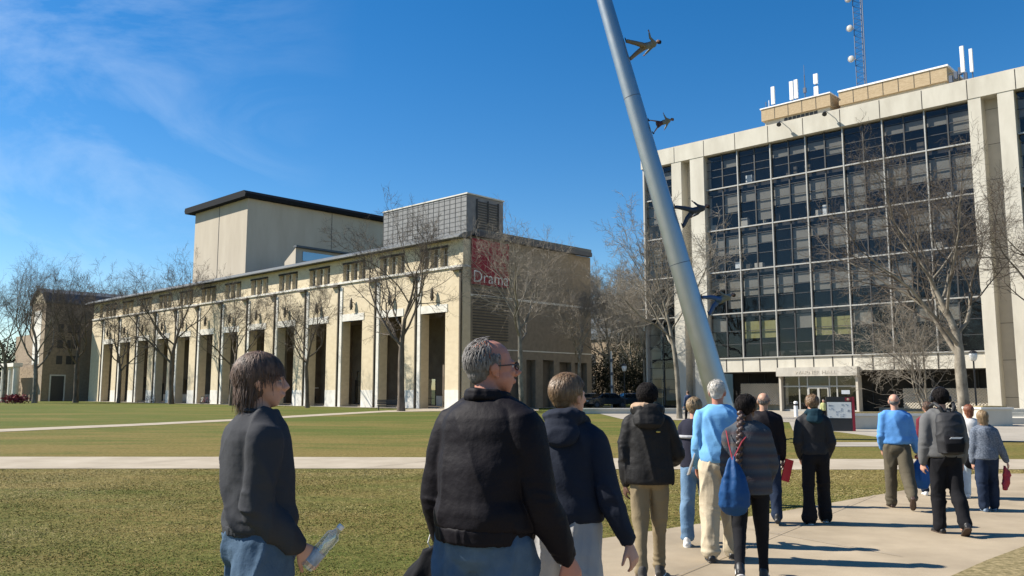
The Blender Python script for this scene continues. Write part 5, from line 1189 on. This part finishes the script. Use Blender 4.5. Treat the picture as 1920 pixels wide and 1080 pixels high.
# ---- 11 person hidden between, blue trousers and white shoes
f=skeleton(1.52,legs=((.25,.1),(-.2,.35)),arms=(((0,.1),(.2,.05)),((0,.1),(.2,.05))),sw=.92)
P11=person('person in a red top and blue jeans, mostly hidden behind the backpack walker',at_px(1738,13.6),R(-20),f,sk_fair,vox=.013)
top(f,P11,CLOTH('red_top',(.14,.02,.03)),'top',hem=.0,vox=.015,seed=111,sl_r=(.066,.058,.048)); trousers(f,P11,denim_d,'jeans',vox=.015,seed=28); shoes(f,P11,M_shoe_w,pitch=(0,-.4)); hair(f,P11,h_brown,'short',seed=29,n=200,len_=.08)
# ---- 12 walker with headphones and backpack
f=skeleton(1.70,splay=.01,legs=((.06,.04),(-.16,.34)),arms=(((-.02,.15),(.2,.08)),((.0,.16),(.25,.05))),head=(.0,.0,0),sw=1.04)
P12=person('young man in a grey sweatshirt and black trousers wearing a black backpack',at_px(1764,10.15),R(-6),f,sk_fair,vox=.010)
top(f,P12,CLOTH('mid_grey_fleece',(.12,.12,.12)),'sweatshirt',hem=-.01,ease=.028,boxy=.025,amp=.010,seed=121,vox=.012,sl_r=(.080,.072,.058)); trousers(f,P12,blackc,'trousers',r=(.098,.080,.068),ease=.012,amp=.007,seed=30,vox=.012); shoes(f,P12,M_shoe_b,sole=mat('brown_sole',(.05,.03,.02)),pitch=(0,-.6))
hair(f,P12,h_black,'short',seed=31,n=500,len_=.05,scale=1.12)
hw=Matrix.LocRotScale(P12.location,P12.rotation_euler.to_matrix(),None)
hp_=tag(empty('headphones',hw@Vector(f.hc),R(-6)),'black over ear headphones on the head of the backpack walker','headphones')
MB().tube([(.092*math.sin(a)*1.08,-.01,.035+.092*math.cos(a)*1.12) for a in [R(-100+200*i/14) for i in range(15)]],.012,8).build('headband',M_black,hp_,smooth=True)
for s_ in (-1,1): MB().tube([(s_*.080,-.01,.0),(s_*.088,-.01,.0),(s_*.118,-.01,.0),(s_*.122,-.01,.0)],[.030,.040,.038,.028],14).build('ear_cup',M_black,hp_)
bk=tag(empty('backpack',hw@Vector(f.pel+np.array([.0,-.20,.30])*f.k),R(-6)),'black backpack with padded straps on the young man in the grey sweatshirt','backpack')
b=Bd(); b.rings([(np.array([0,.01,-.25]),np.array([.09,0,0]),np.array([0,.06,0])),(np.array([0,-.01,-.235]),np.array([.15,0,0]),np.array([0,.105,0])),(np.array([0,-.015,-.10]),np.array([.162,0,0]),np.array([0,.115,0])),(np.array([0,0,.08]),np.array([.155,0,0]),np.array([0,.095,0])),(np.array([0,.02,.20]),np.array([.13,0,0]),np.array([0,.07,0])),(np.array([0,.03,.235]),np.array([.08,0,0]),np.array([0,.04,0]))],24); fuse(b,'bag_body',mat('black_cordura',(.014,.014,.016),rough=.7,bump=.4,bscale=150,bdist=.003),bk,voxel=.009,smooth=3,disp=folds(.006,9,sx=9,sz=9))
b=Bd(); b.rings([(np.array([0,-.11,-.22]),np.array([.10,0,0]),np.array([0,.025,0])),(np.array([0,-.125,-.12]),np.array([.115,0,0]),np.array([0,.035,0])),(np.array([0,-.10,-.03]),np.array([.105,0,0]),np.array([0,.02,0]))],16); fuse(b,'front_pocket',blackc,bk,voxel=.008,smooth=2)
MB().obox((.0,-.168,-.055),Vector((.062,0,.0)),Vector((0,.003,0)),Vector((.012,.0,.010))).build('reflective_patch',M_ant,bk)
for s_ in (-1,1): relief(bk,f,'strap',[(s_*.05,.03,.22),(s_*.08,.04,.29),(s_*.105,.13,.335),(s_*.115,.235,.30)],[.022,.026,.024,.022],mat('strap_black',(.012,.012,.013),rough=.7),vox=.009)
relief(bk,f,'handle',[(-.03,.03,.235),(-.02,.0,.275),(.02,.0,.275),(.03,.03,.235)],.009,M_black,vox=.006)
# ---- 13 person in light jeans mostly hidden
f=skeleton(1.46,legs=((.12,.06),(-.12,.15)),arms=(((0,.1),(.1,.05)),((0,.1),(.1,.05))),sw=.9)
P13=person('person with auburn hair in white and light jeans, hidden behind the woman in the blazer',at_px(1815,13.4),R(-10),f,sk_fair,vox=.013)
top(f,P13,CLOTH('white_top',(.6,.58,.55)),'top',hem=.0,vox=.015,seed=131,sl_r=(.064,.056,.046)); trousers(f,P13,mat('pale_denim',(.30,.38,.46),rough=.85,c2=(.42,.50,.58),scale=5),'jeans',vox=.015,seed=32,r=(.09,.075,.065)); shoes(f,P13,M_shoe_w); hair(f,P13,mat('auburn_hair',(.14,.045,.02),rough=.5,c2=(.26,.09,.04),scale=40),'long',seed=33,n=300,len_=.16)
b=tag(empty('handbag',P13.location+Vector((-.10,-.16,.58))),'black handbag beside the person in light jeans','bag'); q=Bd(); q.ell((0,0,0),(.13,.06,.12)); q.tube([(-.09,0,.08),(-.05,0,.22),(.05,0,.22),(.09,0,.08)],[.01]*4); fuse(q,'bag_body',blackc,b,voxel=.01,smooth=1)
# ---- 14 woman in the grey blazer
f=skeleton(1.40,legs=((-.10,.05),(.16,.10)),arms=(((-.05,.12),(.1,.05)),((.0,.32),(.1,.36))),head=(.0,.0,0),sw=.95)
P14=person('short woman with shoulder length fair hair in a grey tweed blazer and dark jeans',at_px(1840,12.0),R(-12),f,sk_fair,vox=.011)
tweed=mat('grey_tweed',(.06,.075,.10),rough=.95,c2=(.20,.225,.27),scale=60,bump=.4,bscale=200,spec=.1,bdist=.003)
top(f,P14,tweed,'blazer',hem=-.03,ease=.024,boxy=.022,amp=.007,seed=141,vox=.012,sl_r=(.078,.070,.056)); trousers(f,P14,denim_d,'jeans',r=(.112,.092,.080),vox=.013,seed=34,amp=.008); shoes(f,P14,mat('blue_grey_shoe',(.16,.22,.30),rough=.7)); hair(f,P14,h_blond,'long',seed=35,n=600,len_=.17,scale=1.05)
rb=tag(empty('red_bag',P14.location+Vector((.25,-.05,.50))),'crumpled red bag hanging by the woman in the grey blazer','bag'); q=Bd(); q.tube([(-.02,0,.12),(0,0,.02),(-.01,0,-.10),(-.05,0,-.2)],[.02,.048,.055,.03],ratio=[.6]*4); fuse(q,'pouch',mat('red_fabric',(.33,.02,.035),rough=.7),rb,voxel=.011,smooth=1,disp=folds(.012,4,sx=20,sz=10))
# ---- 15 head behind the balding man, 16 far walker by the slim tree, 17 by the entrance
f=skeleton(1.60,sw=.9); P15=person('person with brown hair just visible left of the balding man',at_px(1411,12.6),R(-5),f,sk_fair,vox=.013)
top(f,P15,CLOTH('brown_coat',(.07,.05,.035)),'coat',hem=-.05,vox=.016,seed=151); trousers(f,P15,blackc,vox=.016); shoes(f,P15,M_shoe_b); hair(f,P15,h_lb,'long',seed=36,n=250,len_=.12)
f=skeleton(1.70,legs=((.2,.1),(-.2,.2)),sw=1.0); P16=person('distant walker in dark clothes beside the slim tree left of the pole',at_px(1290,47),R(20),f,sk_fair,vox=.02,group='distant people')
top(f,P16,CLOTH('far_blue_top',(.05,.07,.13)),'jacket',hem=-.02,vox=.022,seed=161); trousers(f,P16,blackc,vox=.022); shoes(f,P16,M_shoe_b,vox=.015); hair(f,P16,h_brown,n=60)
f=skeleton(1.25,legs=((.05,.05),(-.05,.05)),arms=(((.1,.15),(.9,0)),((.1,.15),(.9,0))),sw=1.0); P17=person('small distant figure in a yellow green top in front of the entrance doors',at_px(1543,44),R(160),f,sk_fair,vox=.02,group='distant people')
top(f,P17,CLOTH('yellow_green_top',(.45,.45,.20)),'top',hem=-.02,vox=.022,seed=171); trousers(f,P17,blackc,vox=.022); shoes(f,P17,M_shoe_b,vox=.015); hair(f,P17,h_grey,n=60)
# ---- figures walking up the pole (fixed to it: parts of the sculpture)
def walker(px,py,ht,legs,arms,topm,botm,skirt=False,flip=0,hm=h_black,lab=''):
    # height along the pole from the picture row of the feet
    best=None
    d=ray(px,py)
    for i in range(3000):
        z=i*.01+1; q=pb+ptop_dir*(z/ptop_dir.z); t=q.y/d.y; v=(Vector((0,0,CH))+d*t); e=abs(v.z-z)
        if best is None or e<best[0]: best=(e,z)
    z=best[1]; base=ptop_dir*(z/ptop_dir.z)
    ax=ptop_dir; right=Vector((1,0,0)); nrm_=(right-ax*right.dot(ax)).normalized()      # outward, away from the pole
    f=skeleton(ht,legs=legs,arms=arms,sw=1.0,lean=.05)
    Zl=nrm_; Yl=ax; Xl=Yl.cross(Zl); M=Matrix((Xl,Yl,Zl)).transposed().to_4x4(); M.translation=base+nrm_*(prad(z)-.01)
    b=Bd(); k=f.k
    b.rings(ring_torso(f,[(-.06,.10,.07,0),(0,.14,.09,0),(.15,.12,.085,0),(.35,.13,.09,0),(.47,.13,.08,0),(.53,.07,.06,0),(.57,.055,.055,0)]),16)
    b.tube([f.neck-f.up*.05*k,f.hc],[.06*k,.05*k]); head_pieces(b,f)
    for i,s_ in enumerate((-1,1)):
        a=f.arm[i]; b.tube([f.neck-f.up*.06*k,a[0],a[1],a[2]],[.045*k,.045*k,.036*k,.028*k]); hand(b,a[2],a[2]-a[1],np.array([s_,0,.2]),k,-s_,.5)
        L_=f.leg[i]; b.tube([L_[0],L_[1],L_[2]],[.07*k,.05*k,.036*k])
    o=fuse(b,'walking_figure',mat('figure_skin',(.22,.12,.08),rough=.5),scu,voxel=.02,smooth=1); o.matrix_local=M; o['label']=lab
    top(f,o,topm,'shirt',hem=.0,vox=.022,amp=.004,ease=.035)
    if skirt:
        q=Bd(); q.tube([f.pel+np.array([0,0,.08])*k,f.pel+np.array([0,-.02,-.12])*k,f.pel+np.array([0,-.04,-.34])*k],[.14*k,.21*k,.30*k],ratio=[.8]*3,caps=False); fuse(q,'skirt',botm,o,voxel=.02,smooth=2)
    else: trousers(f,o,botm,vox=.022,amp=.003,seat=0,ease=.028)
    for m_ in (0,): shoes(f,o,M_shoe_b,vox=.016)
    hair(f,o,hm,n=40,vox=.015)
mtan=mat('figure_tan',(.16,.12,.075),rough=.6); mgrey=mat('figure_grey',(.13,.145,.14),rough=.6); mnavy=mat('figure_navy',(.015,.028,.06),rough=.6); mjean=mat('figure_jean',(.03,.08,.20),rough=.6); mdkred=mat('figure_skirt',(.05,.012,.016),rough=.7)
walker(1174,99,1.42,((.55,.05),(-.42,.05)),(((.9,.35),(1.6,.3)),((-.55,.3),(-.5,.2))),mgrey,mtan,lab='figure in a grey top and tan trousers, highest on the pole')
walker(1216,240,1.0,((.45,.05),(-.55,.15)),(((.7,.2),(1.4,.2)),((-.9,.2),(-.8,.2))),mgrey,mdkred,skirt=True,lab='small child figure in a dark skirt, second from the top',hm=h_brown)
walker(1266,408,1.36,((.50,.10),(-.62,.25)),(((.6,.1),(.9,.1)),((-.6,.2),(-.2,.2))),mnavy,mnavy,lab='figure all in dark navy, third from the top')
walker(1322,575,1.30,((.50,.25),(-.60,.20)),(((.5,.2),(.9,.1)),((-.5,.2),(-.2,.2))),mgrey,mjean,lab='figure in bright blue trousers, lowest on the pole')
# ------------------------------------------------------------------ short grass blades on the near lawn
def grass_blades():
    rng=np.random.default_rng(2); n=470000
    y=7.0+ (rng.random(n)**1.25)*11.6; x=(rng.random(n)*2-1)*(y*.70+2.6)
    X_,Y_=x,y
    def inside(poly):
        x=X_+.05*vnoise(np.stack([X_*5,Y_*5,X_*0],1),21)+.03*vnoise(np.stack([X_*17,Y_*17,X_*0],1),22); y=Y_+.05*vnoise(np.stack([X_*5,Y_*5,X_*0],1),23)+.03*vnoise(np.stack([X_*17,Y_*17,X_*0],1),24)
        c=np.zeros(n,bool); m=len(poly)
        for i in range(m):
            x1,y1=poly[i][0],poly[i][1]; x2,y2=poly[(i+1)%m][0],poly[(i+1)%m][1]
            if y1==y2: continue
            k=((y1>y)!=(y2>y))&(x<(x2-x1)*(y-y1)/(y2-y1)+x1); c^=k
        return c
    keep=~inside(front_poly)&~inside([(2.8,-6)]+gp((1765,1090),(1850,1052),(1920,1026),(1990,1003))+[(12,9.5),(14,-6)])&~((y>18.30-.1*vnoise(np.stack([x*3,y*0,y*0],1),3))&(y<21.55+.15*vnoise(np.stack([x*2,y*0,y*0],1),4)))
    pn=vnoise(np.stack([x*.9,y*.9,x*0],1),7)+.6*vnoise(np.stack([x*3.1,y*3.1,x*0],1),8)
    keep&=(rng.random(n)<.85+.3*pn)
    x=x[keep]; y=y[keep]; pn=pn[keep]; m=len(x)
    h=rng.uniform(.004,.014,m)*(1+.25*pn); a=rng.uniform(0,6.28,m); w=rng.uniform(.0025,.005,m)*(1+y/14); lx=rng.normal(0,.022,m); ly=rng.normal(0,.022,m)
    B=np.stack([x,y,np.zeros(m)],1); s=np.stack([np.cos(a)*w,np.sin(a)*w,np.zeros(m)],1); T_=B+np.stack([lx,ly,h],1)
    V=np.stack([B-s,B+s,T_],1).reshape(-1,3)
    dry=vnoise(np.stack([x*.35,y*.8,x*0],1),12)*.5+.25*vnoise(np.stack([x*1.7,y*1.7,x*0],1),13)+rng.normal(0,.24,m)+np.interp(y,[7,9,12,14,17,22,26],[-.12,-.02,.18,.46,.60,.5,.4])
    me=bpy.data.meshes.new('grass'); me.vertices.add(3*m); me.vertices.foreach_set('co',V.astype(np.float32).ravel())
    me.loops.add(3*m); me.loops.foreach_set('vertex_index',np.arange(3*m,dtype=np.int32)); me.polygons.add(m)
    me.polygons.foreach_set('loop_start',np.arange(0,3*m,3,dtype=np.int32)); me.polygons.foreach_set('loop_total',np.full(m,3,dtype=np.int32))
    me.polygons.foreach_set('material_index',np.clip(((dry+.65)*2.6).astype(np.int32),0,3)); 
    for nm,c in (('blade_green',(.082,.105,.020)),('blade_olive',(.130,.138,.034)),('blade_straw',(.205,.175,.058)),('blade_dry',(.31,.25,.11))):
        me.materials.append(mat(nm,c,rough=.9,var=.25,scale=3,spec=.1))
    me.update(calc_edges=True)
    o=bpy.data.objects.new('grass',me); col.objects.link(o); tag(o,'short green and straw coloured grass blades of the near lawn','grass',kind='stuff')
grass_blades()
